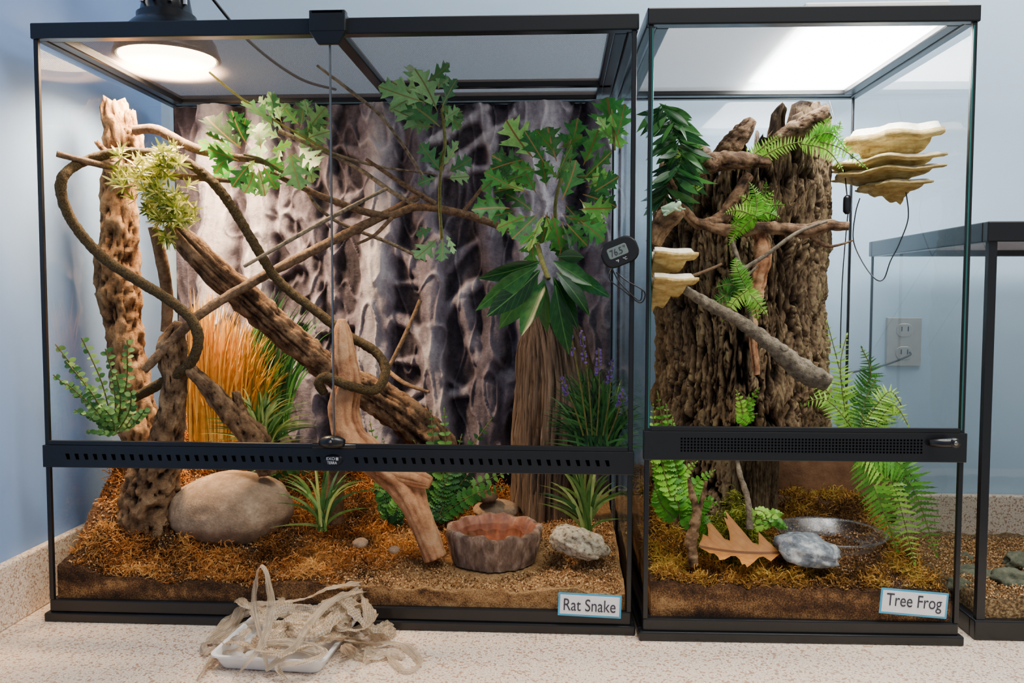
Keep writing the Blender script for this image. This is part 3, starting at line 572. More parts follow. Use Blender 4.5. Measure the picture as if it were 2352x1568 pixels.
plant('light green artificial oak leaf spray catching warm lamp light',P(560,360,.14),oaks([((566,350),(462,272)),((560,362),(455,318)),((575,345),(520,258)),((560,372),(470,340)),((580,370),(530,425)),((585,380),(575,444)),((600,372),(632,436)),((590,365),(650,385)),((600,350),(590,280)),((612,352),(670,325)),((590,360),(560,400))],.14,.4,stems=[[(640,390,.16,3),(600,365,.14,3),(560,355,.14,3)]],extra=[(570,350,60,45,9,45,65)],sh=.88),['oak','stem'])
plant('dull green artificial oak leaves hanging near the backdrop',P(640,300,.26),oaks([((640,300),(560,220)),((650,290),(620,210)),((660,310),(600,250)),((690,300),(700,225)),((700,310),(745,240)),((700,320),(750,300)),((680,330),(730,385)),((660,340),(690,420)),((650,330),(620,400)),((700,340),(720,420)),((650,320),(590,290)),((690,290),(650,250))],.25,.4,stems=[[(480,165,.2,3),(540,215,.22,3),(620,270,.24,3),(690,310,.25,3),(760,350,.26,3)]],extra=[(650,300,75,55,12,50,75)],sh=.9),['oakdull','stem'])
plant('pale green artificial oak leaves climbing toward the lid',P(1000,300,.22),oaks([((1010,270),(965,150)),((1000,250),(900,185)),((990,240),(865,200)),((1005,290),(930,290)),((1010,300),(905,250)),((1010,260),(1045,175)),((1015,280),(1050,250)),((1020,300),(940,225)),((1020,330),(1010,395)),((1020,400),(960,330)),((1020,400),(1085,365)),((1010,405),(960,420)),((1020,410),(1080,405)),((1010,390),(1060,330)),((1010,540),(960,600)),((1020,530),(1050,580)),((1000,520),(955,540)),((1015,540),(1020,600))],.22,.38,stems=[[(1015,250,.22,4),(1022,330,.22,4),(1012,400,.23,4),(1010,470,.25,4),(1015,550,.26,4)]],extra=[(970,230,55,45,7,50,80)],sh=.88),['oakdull','stem'])
E=[((1300,410),(1330,268)),((1285,390),(1250,285)),((1260,390),(1205,300)),((1240,380),(1155,285)),((1230,420),(1128,352)),((1230,450),(1130,408)),((1190,480),(1085,470)),((1230,490),(1140,520)),((1240,500),(1170,435)),((1320,430),(1405,348)),((1330,460),(1420,408)),((1320,480),(1408,478)),((1320,500),(1392,545)),((1280,480),(1335,370)),((1260,470),(1208,570)),((1290,490),(1300,585)),((1330,400),(1382,292)),((1270,440),(1300,335)),((1240,460),(1195,375)),((1290,500),(1350,568)),((1240,430),(1175,368)),((1330,500),(1380,510)),((1240,520),(1200,565)),((1200,480),(1120,500))]
plant('large green artificial oak leaf cluster with red veins on a branch',P(1280,560,.14),oaks(E,.12,.38,stems=[[(1290,640,.15,5),(1285,560,.14,5),(1275,480,.13,5),(1290,400,.13,4),(1310,320,.13,3)]],yj=.05,extra=[(1270,440,110,105,32,60,90)],sh=.82),['oak','stem'])
plant('small green artificial oak leaf sprig beside the tank corner',P(1410,330,.08),oaks([((1412,335),(1395,225)),((1410,320),(1370,295)),((1415,320),(1440,240)),((1410,330),(1378,265)),((1405,250),(1412,345))],.08,.4,stems=[[(1412,345,.08,3),(1405,260,.08,3)]]),['oak','stem'])
def lances(mb,st):
    for b,t,w in [((1235,620),(1152,760),.2),((1250,640),(1207,778),.19),((1275,655),(1303,818),.16),((1278,625),(1365,712),.23),((1270,600),(1362,652),.2),((1235,610),(1085,700),.13),((1240,600),(1110,650),.15),((1280,590),(1345,580),.18),((1240,620),(1125,738),.17),((1270,635),(1335,755),.15),((1250,640),(1252,765),.17),((1290,610),(1400,690),.13),((1240,620),(1170,700),.16)]:
        lpx(mb,b,t,.06+U(-.02,.04),w,prof=LAN,sweep=0,bend=.3,dy=U(-.04,.02),j=.6)
    tp(st,[(1235,560,.2,5),(1245,600,.09,6),(1260,640,.06,5)],seg=8)
plant('dark glossy artificial plant with broad lance-shaped leaves',P(1255,620,.07),lances,['lance','stem'])
def podo(mb,st):
    for i in range(110):
        t=random.random(); cx=300+130*t+U(-50,40); cy=385+110*t+U(-45,45)
        if i<22: cx=U(350,410); cy=U(345,400)
        if i>90: cx=U(360,420); cy=U(470,545)
        Y=.1+U(-.03,.02); o=P(cx,cy,Y); ax=Vector((U(-1,1),U(-1.2,.1),U(-.3,1))).normalized(); sc=SC(cx,cy,Y)
        for k in range(12):
            a=k*2.4; e1=ax.orthogonal().normalized(); e2=ax.cross(e1); d=(e1*math.cos(a)+e2*math.sin(a)+ax*(.2+k*.12)).normalized()
            leaf(mb,o+ax*(k*.0007),d,ax,U(20,34)*sc,2.5*sc,NAR,bend=.15,r=min(1,max(0,U(.1,1)-(0.3 if k<4 else 0))))
    tp(st,[(300,400,.1,4),(350,430,.1,5),(400,540,.12,4)],seg=6); tp(st,[(350,430,.1,4),(380,370,.1,3)],seg=6)
plant('yellow-green artificial yew sprig tucked on the branch',P(350,450,.1),podo,['podo','stem'])
def og(mb,st):
    blades(mb,480,lambda t:450+150*t+U(-12,12),1015,lambda t:(440+200*t+U(-30,50)*(.3+t),660+150*t**1.8+U(-10,150)),.26,w=2.4,bend=.25,rf=lambda t:min(1,max(0,.9-.8*t**3+U(-.4,.2))),dy=.05)
    blades(mb,160,lambda t:435+60*t,1015,lambda t:(430+50*t+U(-8,8),690+U(0,230)),.25,w=2.4,bend=.1,rf=lambda t:U(.25,1))
plant('tuft of orange-gold ornamental grass against the backdrop',P(530,1010,.26),og,['orange','stem'],name='ornamental_grass',nm1='grass_blades')
def g1(mb,st): blades(mb,110,lambda t:560+100*t,1000,lambda t:(600+150*t+U(-30,20),640+70*t+U(0,130)),.34,w=3,bend=.2)
plant('dark green grass tuft behind the orange grass',P(620,900,.34),g1,['dgrass','stem'],name='ornamental_grass',nm1='grass_blades')
def g2(mb,st): blades(mb,70,lambda t:600+20*U(-1,1),1040,lambda t:(600-130*math.cos(pi*t)+U(-15,15),1010-115*math.sin(pi*t)**.7+U(-15,25)),.16,w=3.2,bend=.5)
plant('spiky green grass clump growing from the moss',P(605,1040,.16),g2,['grass','stem'],name='ornamental_grass',nm1='grass_blades')
def g3(mb,st): blades(mb,26,lambda t:740+10*U(-1,1),1215,lambda t:(742-120*math.cos(pi*t)+U(-10,10),1185-130*math.sin(pi*t)**.7+U(-15,35)),.07,w=4,bend=.35,dy=.05)
plant('small striped spider plant with arching green blades',P(740,1215,.07),g3,['grass','stem'],name='spider_plant',nm1='leaves')
def g4(mb,st): blades(mb,30,lambda t:1348+12*U(-1,1),1228,lambda t:(1335-100*math.cos(pi*t)+U(-10,10),1200-150*math.sin(pi*t)**.6+U(-15,40)),.17,w=5,bend=.3)
plant('spider plant clump with long green blades beside the slab',P(1348,1228,.17),g4,['grass','stem'],name='spider_plant',nm1='leaves')
def g5(mb,st):
    blades(mb,170,lambda t:1370+40*U(-1,1),1060,lambda t:(1365-115*math.cos(pi*t)+U(-10,10),1010-160*math.sin(pi*t)**.7+U(-25,80)),.2,w=4,bend=.3)
fp=plant('dark green grassy plant carrying purple flower spikes',P(1370,1080,.2),g5,['dgrass','stem'],name='flowering_plant',nm1='leaves')
for (x0,y0,x1,y1) in [(1350,1000,1305,745),(1360,1000,1335,760),(1370,1000,1375,800),(1385,1000,1405,830),(1340,1000,1290,870),(1395,1010,1430,900)]:
    mb=MB(); st=MB()
    tp(st,[(x0,y0,.18,2),((x0+x1)/2+4,(y0+y1)/2,.17,2),(x1,y1,.16,1.5)],seg=5,amp=0)
    for i in range(26):
        t=1-.3*random.random(); x=x0+(x1-x0)*t; y=y0+(y1-y0)*t; p=P(x,y,.165); 
        leaf(mb,p,Vector((U(-1,1),U(-1,1),U(-.2,.8))),Vector((0,-1,.3)),.0065,.0024,RND)
    s1=part('flower_stem',st,fp,'stem'); part('flower_spike',mb,s1,'purple')
def euc(mb,st):
    for (x1,y1) in [(185,775),(150,830),(125,790),(150,880),(170,940),(240,800),(265,860),(290,780),(200,990),(120,860),(330,940),(230,930),(300,900)]:
        x0,y0=260,1000; Y0,Y1=.1,.05; n=11
        L=[(x0+(x1-x0)*t+14*math.sin(t*3),y0+(y1-y0)*t,Y0+(Y1-Y0)*t,1.6) for t in (0,.3,.6,1)]; tp(st,L,seg=5,amp=0)
        for k in range(2*n):
            t=.2+.8*k/(2*n); x=x0+(x1-x0)*t+14*math.sin(t*3); y=y0+(y1-y0)*t; p=P(x,y,Y0+(Y1-Y0)*t); s_=1 if k%2 else -1
            leaf(mb,p,Vector((s_*1.0+U(-.3,.3),U(-.4,.4),U(-.2,.5))),camn(p,.5),.0105*U(.7,1.2),.0039,RND,bend=.15)
plant('grey-green artificial plant with small round leaves',P(260,1010,.1),euc,['euca','stem'])
def leafy(frs,mat,Y,label,base,W=34,pairs=12,**k):
    def fn(mb,st):
        for f in frs: frond(mb,[q if len(q)==3 else (q[0],q[1],Y+U(-.01,.01)) for q in f],W,pairs=pairs,**k)
    return plant(label,base,fn,[mat,'stem'],name='artificial_fern',cat='fern',nm1='fronds')
def fan(cx,cy,tips,k=.5,lift=20): return [[(cx+U(-8,8),cy),((cx+t[0])/2+U(-8,8),(cy+t[1])/2-lift),t] for t in tips]
leafy(fan(1010,1190,[(900,1050),(950,1010),(990,945),(1020,940),(1060,1000),(1130,960),(1180,1080),(1100,1060),(930,1120),(1160,1120),(1080,1110),(1000,1060),(960,1090),(1040,1070)]),'fernd',.22,'leafy green artificial fern behind the forked branch',P(1010,1190,.22),W=32,pairs=14,prof=LOB,wf=.35)
leafy(fan(900,1190,[(850,970),(870,1080),(880,1010),(930,1100),(850,1120),(940,1150),(920,1210)]),'fernd',.18,'dark leafy artificial fern low against the driftwood',P(900,1200,.18),W=30,pairs=12,prof=LOB,wf=.35)
leafy(fan(610,1100,[(560,1060),(600,1050),(680,1070),(720,1090)]),'fernd',.25,'low green fern half buried in moss',P(610,1100,.25),W=22,pairs=10,prof=LOB,wf=.35)
# rocks
rockpx('boulder','large smooth tan granite boulder resting in moss',528,1172,.17,143,88,'boulder',ry=110,amp=.06,rot=-.08,sub=5,cat='boulder')
rockpx('rock','small brown flat stone behind the water bowl',1140,1170,.27,52,22,'boulder',amp=.1)
rockpx('pitted_rock','pale pitted fossil rock lying on sand',1330,1245,.1,68,32,'pitted',ry=50,amp=.22,rot=.25,sub=5)
rockpx('pebble','small pinkish pebble on the sand',828,1246,.05,18,11,'boulder',sub=3)
rockpx('pebble','small pinkish pebble in the moss',905,1262,.06,13,9,'boulder',sub=3)
rockpx('pebble','small tan pebble beside the slab',1115,1140,.25,30,12,'brownrock',sub=3)
# bowl
R0=.079
e=thing('water_bowl','round rock-textured resin water bowl with reddish inside','bowl',bc)
def lathe(mb,c,prof,seg,fn,mi=0,close=False):
    vs=[];fs=[]
    for i,(r,z) in enumerate(prof):
        for k in range(seg):
            a=2*pi*k/seg; rr,zz=fn(a,i,r,z); vs.append((c.x+rr*math.cos(a),c.y+rr*math.sin(a),c.z+zz))
    for i in range(len(prof)-1):
        for k in range(seg): k2=(k+1)%seg; fs.append((i*seg+k,i*seg+k2,(i+1)*seg+k2,(i+1)*seg+k))
    if close: fs.append(tuple((len(prof)-1)*seg+k for k in range(seg)))
    mb.add(vs,fs,mi=mi)
def bf(a,i,r,z):
    q=Vector((math.cos(a)*3,math.sin(a)*3,z*20)); g=noise.noise(q*1.5)*.05+noise.noise(q*4)*.04+.02*noise.noise(q*9)-.05*max(0,noise.noise(Vector((math.cos(a)*7,math.sin(a)*7,0))))
    return r*(1+g),z*(1+.09*noise.noise(Vector((math.cos(a)*3.5,math.sin(a)*3.5,5))))
m=MB(); lathe(m,bc,[(R0*.9,0),(R0*.93,.01),(R0*.96,.02),(R0*.98,.03),(R0*1.0,.042),(R0*1.02,.052),(R0*.98,.056),(R0*.9,.056)],128,bf); part('bowl_shell',m,e,'bowl')
m=MB(); lathe(m,bc,[(R0*.9,.056),(R0*.84,.05),(R0*.78,.04),(R0*.72,.025),(R0*.5,.018),(R0*.1,.017)],128,bf,close=True); part('bowl_basin',m,e,'bowlin')
m=MB(); lathe(m,bc,[(R0*.8,.043),(R0*.4,.043),(.001,.043)],64,lambda a,i,r,z:(r,z)); part('water',m,e,'water')
# ---------------- heat lamp
lc=G(385,138,.93); R1=.086
e=thing('heat_lamp','black dome heat lamp glowing warm on the screen lid','lamp',Vector((lc.x,lc.y,.93)))
cc=Vector((lc.x,lc.y,.93)); rf=lambda a,i,r,z:(r,z)
m=MB(); lathe(m,cc,[(R1,.002),(R1+.004,.004),(R1+.002,.01),(R1-.004,.03),(.068,.05),(.056,.062),(.05,.066),(.05,.076),(.044,.08),(.04,.1),(.036,.13),(.03,.15),(.03,.2),(.01,.21)],64,rf,close=True)
part('lamp_shade',m,e,'lampblack')
m=MB(); lathe(m,cc,[(R1-.001,.004),(R1-.006,.03),(.066,.05),(.05,.06),(.002,.062)],64,rf); part('reflector',m,e,'chrome')
m=MB(); lathe(m,cc,[(.081,.004),(.06,.005),(.03,.006),(.002,.0062)],48,rf); part('bulb',m,e,'bulb')
for a in (-2.2,-1.6,-1.0,-.4): 
    m=MB(); q=cc+Vector((.045*math.cos(a),.045*math.sin(a),.095)); tube(m,[(q.x,q.y,q.z-.006,.004),(q.x,q.y,q.z+.008,.004)],seg=10,amp=0); part('rivet',m,e,'chrome')
m=MB(); tube(m,[(lc.x,lc.y,1.13,.003),(lc.x+.04,lc.y+.05,1.08,.003),(lc.x+.1,lc.y+.12,1.0,.003),(lc.x+.17,lc.y+.2,.95,.003),(lc.x+.22,lc.y+.3,.95,.003)],seg=8,amp=0); part('power_cord',m,e,'lampblack')
ld=bpy.data.lights.new('heat_lamp_light','AREA'); ld.shape='DISK'; ld.size=.15; ld.energy=70; ld.color=(1,.68,.39); ld.spread=math.radians(135); lo=bpy.data.objects.new('heat_lamp_light',ld); lo.location=(lc.x,lc.y,.932); COL.objects.link(lo)
a=Vector((1.165,.03,.94)); b_=Vector((1.375,.43,.94))
e=thing('led_light_fixture','flat white led light fixture lying on the screen lid','light fixture',Vector((1.27,.23,.932)))
m=MB(); m.box(a.x,b_.x,a.y,b_.y,.934,.95); part('housing',m,e,'white',False,.003)
m=MB(); m.box(a.x+.008,b_.x-.008,a.y+.008,b_.y-.008,.9325,.9339); part('diffuser',m,e,'led',False)
ld=bpy.data.lights.new('led_light','AREA'); ld.shape='RECTANGLE'; ld.size=.2; ld.size_y=.38; ld.energy=22; ld.color=(1,.98,.95); lo=bpy.data.objects.new('led_light',ld); lo.location=(1.27,.23,.931); COL.objects.link(lo)
# ---------------- narrow terrarium content
sc_=P(1700,700,.27)
def stump():
    mb=MB(); nA,nH=560,400; z0,z1=.09,.765; vs=[];fs=[];rr=[]
    for j in range(nH+1):
        for k in range(nA):
            a=2*pi*k/nA; t=j/nH; ca,sa=math.cos(a),math.sin(a)
            top=z1+.035*ca+.05*noise.noise(Vector((ca*2,sa*2,1)))+.08*noise.noise(Vector((ca*7,sa*7,1)))+.05*noise.noise(Vector((ca*16,sa*16,1))); z=z0+(top-z0)*t
            q=Vector((ca*9,sa*9,z*11)); w=noise.noise_vector(q*1.3)*.35+noise.noise_vector(q*4)*.15
            n1=abs(noise.noise(q*.9+w)); n2=abs(noise.noise(Vector((q.x*2.0,q.y*2.0,q.z*3.2))+w*2+Vector((5,5,5)))); n3=noise.noise(q*6); n4=noise.noise(q*14)
            f1=ss(.15,.01,n1); f2=ss(.10,.01,n2); pl=math.floor((noise.noise(q*1.6+w)+.5)*5)/5
            rec=ss(.29,.24,z)*ss(-.45,-.1,ca)  # lower right side cut in and smoothed to imitate the brown reflection
            r=.144*(1+.11*noise.noise(Vector((ca*1.3,sa*1.3,z*4)))+.05*(1-t)**2)-(.023*f1+.006*f2-.010*pl)*(1-rec*.7)+.0035*n3+.0018*n4
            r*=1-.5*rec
            moss=.45*max(0,noise.noise(Vector((ca*2,sa*2,z*5+7))))*(1.2 if t>.75 else .5)
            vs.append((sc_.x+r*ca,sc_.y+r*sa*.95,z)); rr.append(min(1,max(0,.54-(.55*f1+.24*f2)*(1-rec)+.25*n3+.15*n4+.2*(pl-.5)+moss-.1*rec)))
    for j in range(nH):
        for k in range(nA): k2=(k+1)%nA; fs.append((j*nA+k,j*nA+k2,(j+1)*nA+k2,(j+1)*nA+k))
    for i,(f,dz) in enumerate([(.85,-.004),(.7,-.06),(.6,-.12),(.02,-.13)]):
        for k in range(nA):
            v=vs[nH*nA+k]; vs.append((sc_.x+(v[0]-sc_.x)*f,sc_.y+(v[1]-sc_.y)*f,v[2]+dz)); rr.append(.3)
        b=nH*nA+i*nA
        for k in range(nA): k2=(k+1)%nA; fs.append((b+k,b+k2,b+nA+k2,b+nA+k))
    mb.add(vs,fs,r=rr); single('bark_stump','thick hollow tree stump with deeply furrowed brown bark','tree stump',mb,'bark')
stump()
branch('cork_bark_sheet','plain brown cork bark sheet standing at the tank rear',[(1900,1000,.40,60),(1905,1060,.40,150),(1905,1130,.40,155),(1905,1200,.40,150)],nm('reflection_brown',[(.3,C(104,70,47)),(.7,C(146,106,74))],scale=10,bump=.4),cat='driftwood',seg=80,amp=.05,ns=30,flatk=.06)  # added sheet; its brown stands for a reflection across the lower tank
branch('driftwood_branch','knotted dark branch lying over the stump',[[(1535,425,.1,16),(1590,390,.1,22),(1640,374,.1,24),(1700,368,.1,20),(1765,372,.11,14)],[(1622,378,.09,12),(1640,376,.07,15)]],'log',cat='driftwood',seg=36,amp=.2,ns=55,groove=.15,gf=6,cracks=.2)
branch('driftwood_branch','curled broken branch sticking up from the stump',[[(1645,362,.14,14),(1680,330,.14,24),(1708,300,.14,22),(1728,275,.14,12)]],'cork2',cat='driftwood',seg=36,amp=.24,ns=55,groove=.2,gf=6,cracks=.2)
branch('driftwood_branch','cork branch rising from the stump rim',[[(1740,360,.14,12),(1795,318,.13,20),(1850,288,.12,22),(1904,258,.11,17)]],'cork2',cat='driftwood',seg=36,amp=.2,ns=60,cracks=.3)
branch('driftwood_branch','winding dark branch wrapped across the stump',[[(1720,400,.1,12),(1690,450,.1,14),(1660,500,.1,16),(1610,515,.09,13),(1570,480,.08,11),(1530,400,.06,9)],[(1610,515,.09,12),(1680,530,.09,15),(1760,522,.09,13),(1850,530,.09,16),(1900,518,.09,14),(1950,520,.08,9)],[(1850,530,.09,8),(1900,565,.09,4),(1960,552,.08,2)]],'log',cat='driftwood',seg=28,amp=.22,ns=60,groove=.15,gf=6)
branch('driftwood_branch','short reddish upright branch on the stump',[[(1742,530,.1,14),(1752,590,.1,20),(1738,660,.1,18),(1728,740,.1,12),(1738,860,.1,8)]],'pale',cat='driftwood',seg=24,amp=.2,ns=50,groove=.2,gf=6,cracks=.2)
branch('driftwood_branch','lichen-grey branch slanting down with a pale cut end',[[(1555,655,.03,10),(1640,705,.05,13),(1700,738,.06,14),(1770,790,.06,17),(1845,850,.06,26),(1902,878,.06,20)],[(1790,810,.06,9),(1802,796,.05,11)]],'twigg',cat='driftwood',seg=24,amp=.25,ns=70)
branch('twig','thin forked grey twig standing against the stump',[[(1680,550,.07,5),(1700,612,.07,5),(1715,680,.07,6),(1728,760,.07,5)],[(1704,620,.07,5),(1760,585,.07,5),(1830,535,.07,4),(1900,508,.07,3)],[(1710,640,.07,3),(1740,610,.07,3)]],'twigg',seg=8)
branch('twig','thin brown twig poking from the fungus shelf',[(1570,640,.05,4),(1615,625,.05,4),(1658,606,.05,3)],'twig',seg=8)
branch('cork_bark_piece','reddish cork bark piece holding the tree frog',[(1500,560,.04,18),(1518,520,.04,24),(1540,494,.04,28),(1565,478,.04,16)],'cork2',cat='driftwood',seg=36,amp=.2,ns=60,cracks=.3)
branch('twig','pale gnarled stick standing upright in the moss',[[(1592,1300,.04,10),(1588,1240,.04,13),(1600,1180,.04,10),(1588,1130,.04,7),(1582,1100,.04,4)],[(1598,1190,.04,7),(1612,1150,.04,6),(1622,1105,.04,3)]],'cork2',seg=18,amp=.3,ns=80)
branch('twig','slim pale stick leaning on the moss clump',[[(1722,1215,.07,8),(1718,1150,.08,7),(1700,1090,.09,6),(1692,1050,.1,4)]],'twigg',seg=10,amp=.2,ns=70)
def braid(mb,st):
    for i in range(130):
        t=i/130; x=1520+40*math.sin(t*3)+U(-8,8); y=235+215*t; s_=1 if i%2 else -1; Y=.07+U(-.03,.03)
        lpx(mb,(x,y),(x+s_*U(35,60)+ (15 if s_>0 else 0),y+U(20,60)),Y,.11,prof=LAN,sweep=0,bend=.5,dy=U(-.03,.03))
plant('dark green artificial plant with overlapping braided leaves',P(1530,430,.07),braid,['lance','stem'])
leafy([[(1870,320,.1),(1890,295,.1),(1905,270,.1)],[(1850,325,.1),(1905,305,.09),(1945,345,.08)],[(1860,320,.1),(1930,340,.08),(1990,385,.07)],[(1870,310,.1),(1920,300,.09),(1930,280,.09)],[(1840,330,.1),(1900,345,.09),(1935,390,.08)],[(1700,380,.1),(1750,340,.1),(1790,310,.1)],[(1750,360,.1),(1800,335,.1),(1860,322,.1)]],'fernb',.1,'bright green artificial fern draped over the stump top',P(1850,330,.1),W=30,pairs=17,wf=.12)
leafy(fan(1738,500,[(1690,545),(1722,420),(1800,470),(1665,490),(1775,440),(1675,560),(1760,420),(1700,450),(1790,500),(1740,440),(1680,520)],lift=12),'fernb',.07,'bright lime green fern pinned to the stump front',P(1738,500,.07),W=26,pairs=15,wf=.13)
leafy(fan(1712,665,[(1635,700),(1660,735),(1762,722),(1700,605),(1690,590),(1645,660),(1740,735)],lift=10)+[[(1600,440,.08),(1590,380,.08),(1600,300,.08)],[(1590,400,.08),(1570,350,.08),(1610,340,.08)]],'fern',.06,'green artificial fern hanging around the slanted branch',P(1710,665,.06),W=30,pairs=18,wf=.12)
leafy([[(1960,1040,.14),(1935,880,.13),(1900,740,.13)],[(1950,1000,.14),(1930,850,.12),(1945,770,.12)],[(1990,1050,.11),(2030,960,.1),(2010,880,.1)],[(2000,1000,.1),(2050,930,.09),(2085,975,.08)],[(1980,980,.1),(2040,900,.09),(2070,930,.09)],[(1960,980,.14),(1880,880,.15),(1800,880,.15)],[(1970,1000,.12),(1900,920,.14),(1830,930,.15)],[(1960,930,.13),(2000,860,.11),(1980,800,.11)],[(1980,1000,.1),(1985,930,.1),(2010,870,.1)]],'fern',.1,'tall green artificial fern behind the glass door',P(1980,1060,.12),W=42,pairs=20,wf=.11)
leafy([[(1990,1040,.08),(2050,1110,.06),(2100,1290,.04)],[(2000,1050,.08),(2090,1110,.05),(2150,1270,.03)],[(2000,1040,.08),(2060,1060,.06),(2110,1110,.05)],[(1980,1050,.09),(2020,1150,.06),(2060,1260,.05)],[(1960,1060,.1),(2020,1010,.08),(2060,1000,.08)]],'fern',.06,'yellow-green artificial fern drooping to the soil',P(2040,1280,.06),W=62,pairs=22,wf=.1)
leafy([[(1560,1170),(1530,1020),(1510,900)],[(1560,1170),(1560,1100),(1600,1060)],[(1550,1160),(1520,1100),(1500,1060)],[(1560,1180),(1600,1110),(1640,1080)],[(1550,1150),(1545,1060),(1545,960)],[(1570,1200),(1620,1150),(1650,1160)],[(1570,1210),(1600,1190),(1640,1240)],[(1550,1190),(1520,1160),(1505,1120)],[(1560,1100),(1540,1010),(1530,930)],[(1540,1140),(1505,1000),(1500,930)]],'fernb',.07,'bushy bright green artificial foliage in the tank corner',P(1560,1180,.07),W=30,pairs=14,prof=LOB,wf=.34)
leafy(fan(1710,970,[(1690,895),(1720,905),(1745,890),(1690,960),(1740,950)],lift=8),'fernb',.09,'small bright leafy sprig at the stump foot',P(1710,975,.09),W=18,pairs=9,prof=LOB,wf=.4)
leafy(fan(1770,1200,[(1720,1170),(1800,1180),(1650,1180),(1690,1240),(1810,1215)],lift=10),'fern',.1,'small green sprig growing through the moss',P(1770,1200,.1),W=18,pairs=9,prof=LOB,wf=.5)
mb=MB(); mc=P(1675,1165,.11); mc.z=HR(mc.x,mc.y)
for i in range(9000):
    a=U(0,2*pi); q=U(0,1)**.5; x=math.cos(a)*q; y=math.sin(a)*q; hgt=.085*(1-q*q)*(.45+1.0*max(0,.5+noise.noise(Vector((x*2.5,y*2.5,3)))))
    p=mc+Vector((x*.075,y*.05,hgt*U(.6,1)-.004)); d=Vector((U(-1,1),U(-1,1),U(-.3,1))).normalized(); s=Vector((U(-1,1),U(-1,1),U(-1,1))).normalized()*.0007; vs=[];fs=[]
    for k in range(4):
        vs+=[p-s,p+s]; d=(d+Vector((U(-.6,.6),U(-.6,.6),U(-.9,.3)))).normalized(); p=p+d*.0045
        if k<3: fs.append((2*k,2*k+1,2*k+3,2*k+2))
    mb.add(vs,fs,r=U(.1,1))
single('moss_mound','fuzzy olive green moss clump at the stump foot','moss',mb,'mossg',kind='stuff')
rockpx('rock','grey rounded stone on the moss',1855,1262,.05,72,34,'greyrock',ry=60,amp=.3,rot=.2)
mb=MB(); p=P(1812,1268,.05); q=P(1608,1288,.04)
leaf(mb,p,q-p,Vector((0,-.5,.86)),(q-p).length,(q-p).length*.42,OAK,bend=-.12,fold=.55,sweep=.18,r=.5,side=.1)
single('dry_leaf','curled orange-tan dry oak leaf lying on moss','leaf',mb,'brownleaf')
m=MB(); lathe(m,dc,[(.05,.002),(.07,.004),(.080,.022),(.086,.025),(.090,.024),(.088,.020)],64,lambda a,i,r,z:(r,z)); 
single('water_dish','shallow clear plastic water dish on the soil','dish',m,'clear')
def conk(mb,c,out,R,th,scal=6,mi0=0,mi1=1,up=.1,span=pi,wav=.02):
    out=out.normalized(); sd=out.cross(Vector((0,0,1))).normalized(); nA,nR=80,12; vs=[];fs=[]
    for j in range(nR+1):
        for k in range(nA+1):
            a=-span/2+span*k/nA; f=j/nR; r=R*f*(1+.06*math.sin(a*scal)+.12*noise.noise(Vector((a*3,R*90,0)))+.05*noise.noise(Vector((a*12,R*90,0))))
            z=up*R*f+wav*R*math.sin(a*scal)*f*f+th*.12*math.sin(f*18)
            vs.append(c+out*(r*math.cos(a))+sd*(r*math.sin(a)*1.05)+Vector((0,0,z)))
    w=nA+1; top=len(vs)
    for j in range(nR+1):
        for k in range(nA+1):
            v=vs[j*w+k]; f=j/nR; a=-span/2+span*k/nA; vs.append(v-Vector((0,0,th*(.1+.95*(1-f)**.9*(1 if f<.1 else .25+.75*max(0,math.cos(a))**.7)))))
    F0=[(j*w+k,j*w+k+1,(j+1)*w+k+1,(j+1)*w+k) for j in range(nR) for k in range(nA)]
    F1=[tuple(top+i for i in f[::-1]) for f in F0]+[(nR*w+k,nR*w+k+1,top+nR*w+k+1,top+nR*w+k) for k in range(nA)]
    mb.add(vs,F0,mi=mi1); o=len(mb.v)-len(vs)
    for f in F1: mb.f.append(tuple(o+i for i in f)); mb.mi.append(mi0)
mb=MB(); xw=1.383
for (py,R,th,yy) in ((322,.080,.085,.2),(378,.095,.035,.22),(402,.09,.03,.22),(428,.066,.03,.2)):
    p=P(2060,py,yy); conk(mb,Vector((xw-.004,yy,p.z)),Vector((-1,-.35,0)),R*1.08,th,scal=7,up=.12 if py<340 else .03)
single('shelf_fungus_ledge','ochre tiered artificial shelf fungus stuck on side glass','shelf fungus',mb,['conk','conkw'])
for py,R,lab in ((588,.062,'upper cream shelf fungus ledge on the side glass'),(645,.064,'lower cream shelf fungus ledge on the side glass')):
    mb=MB(); p=P(1500,py,.02); p.x=.943; conk(mb,p,Vector((1,-.05,0)),R,.045,scal=5,up=.12); single('shelf_fungus_ledge',lab,'shelf fungus',mb,['conk','conkw'])
# frog
fc=P(1545,478,.012)
mesh=bpy.data.meshes.new('tree_frog')
V=[(-.013,0,0,.006),(-.005,0,.002,.0085),(.004,0,.003,.008),(.011,0,.004,.006),(.015,0,.004,.0035),
 (-.012,-.008,-.001,.0035),(-.002,-.013,-.003,.0028),(-.012,-.014,-.006,.0016),(-.006,-.018,-.007,.0013),
 (-.012,.008,-.001,.0035),(-.002,.013,-.003,.0028),(-.012,.014,-.006,.0016),(-.006,.018,-.007,.0013),
 (.006,-.008,-.001,.0022),(.011,-.011,-.006,.0015),(.015,-.012,-.007,.0014),(.006,.008,-.001,.0022),(.011,.011,-.006,.0015),(.015,.012,-.007,.0014)]
Eg=[(0,1),(1,2),(2,3),(3,4),(0,5),(5,6),(6,7),(7,8),(0,9),(9,10),(10,11),(11,12),(2,13),(13,14),(14,15),(2,16),(16,17),(17,18)]
mesh.from_pydata([v[:3] for v in V],Eg,[]); mesh.materials.append(M['frog']); fo=bpy.data.objects.new('tree_frog',mesh); COL.objects.link(fo)
fo.modifiers.new('skin','SKIN'); fo.modifiers.new('sub','SUBSURF').levels=2; fo.modifiers['sub'].render_levels=2
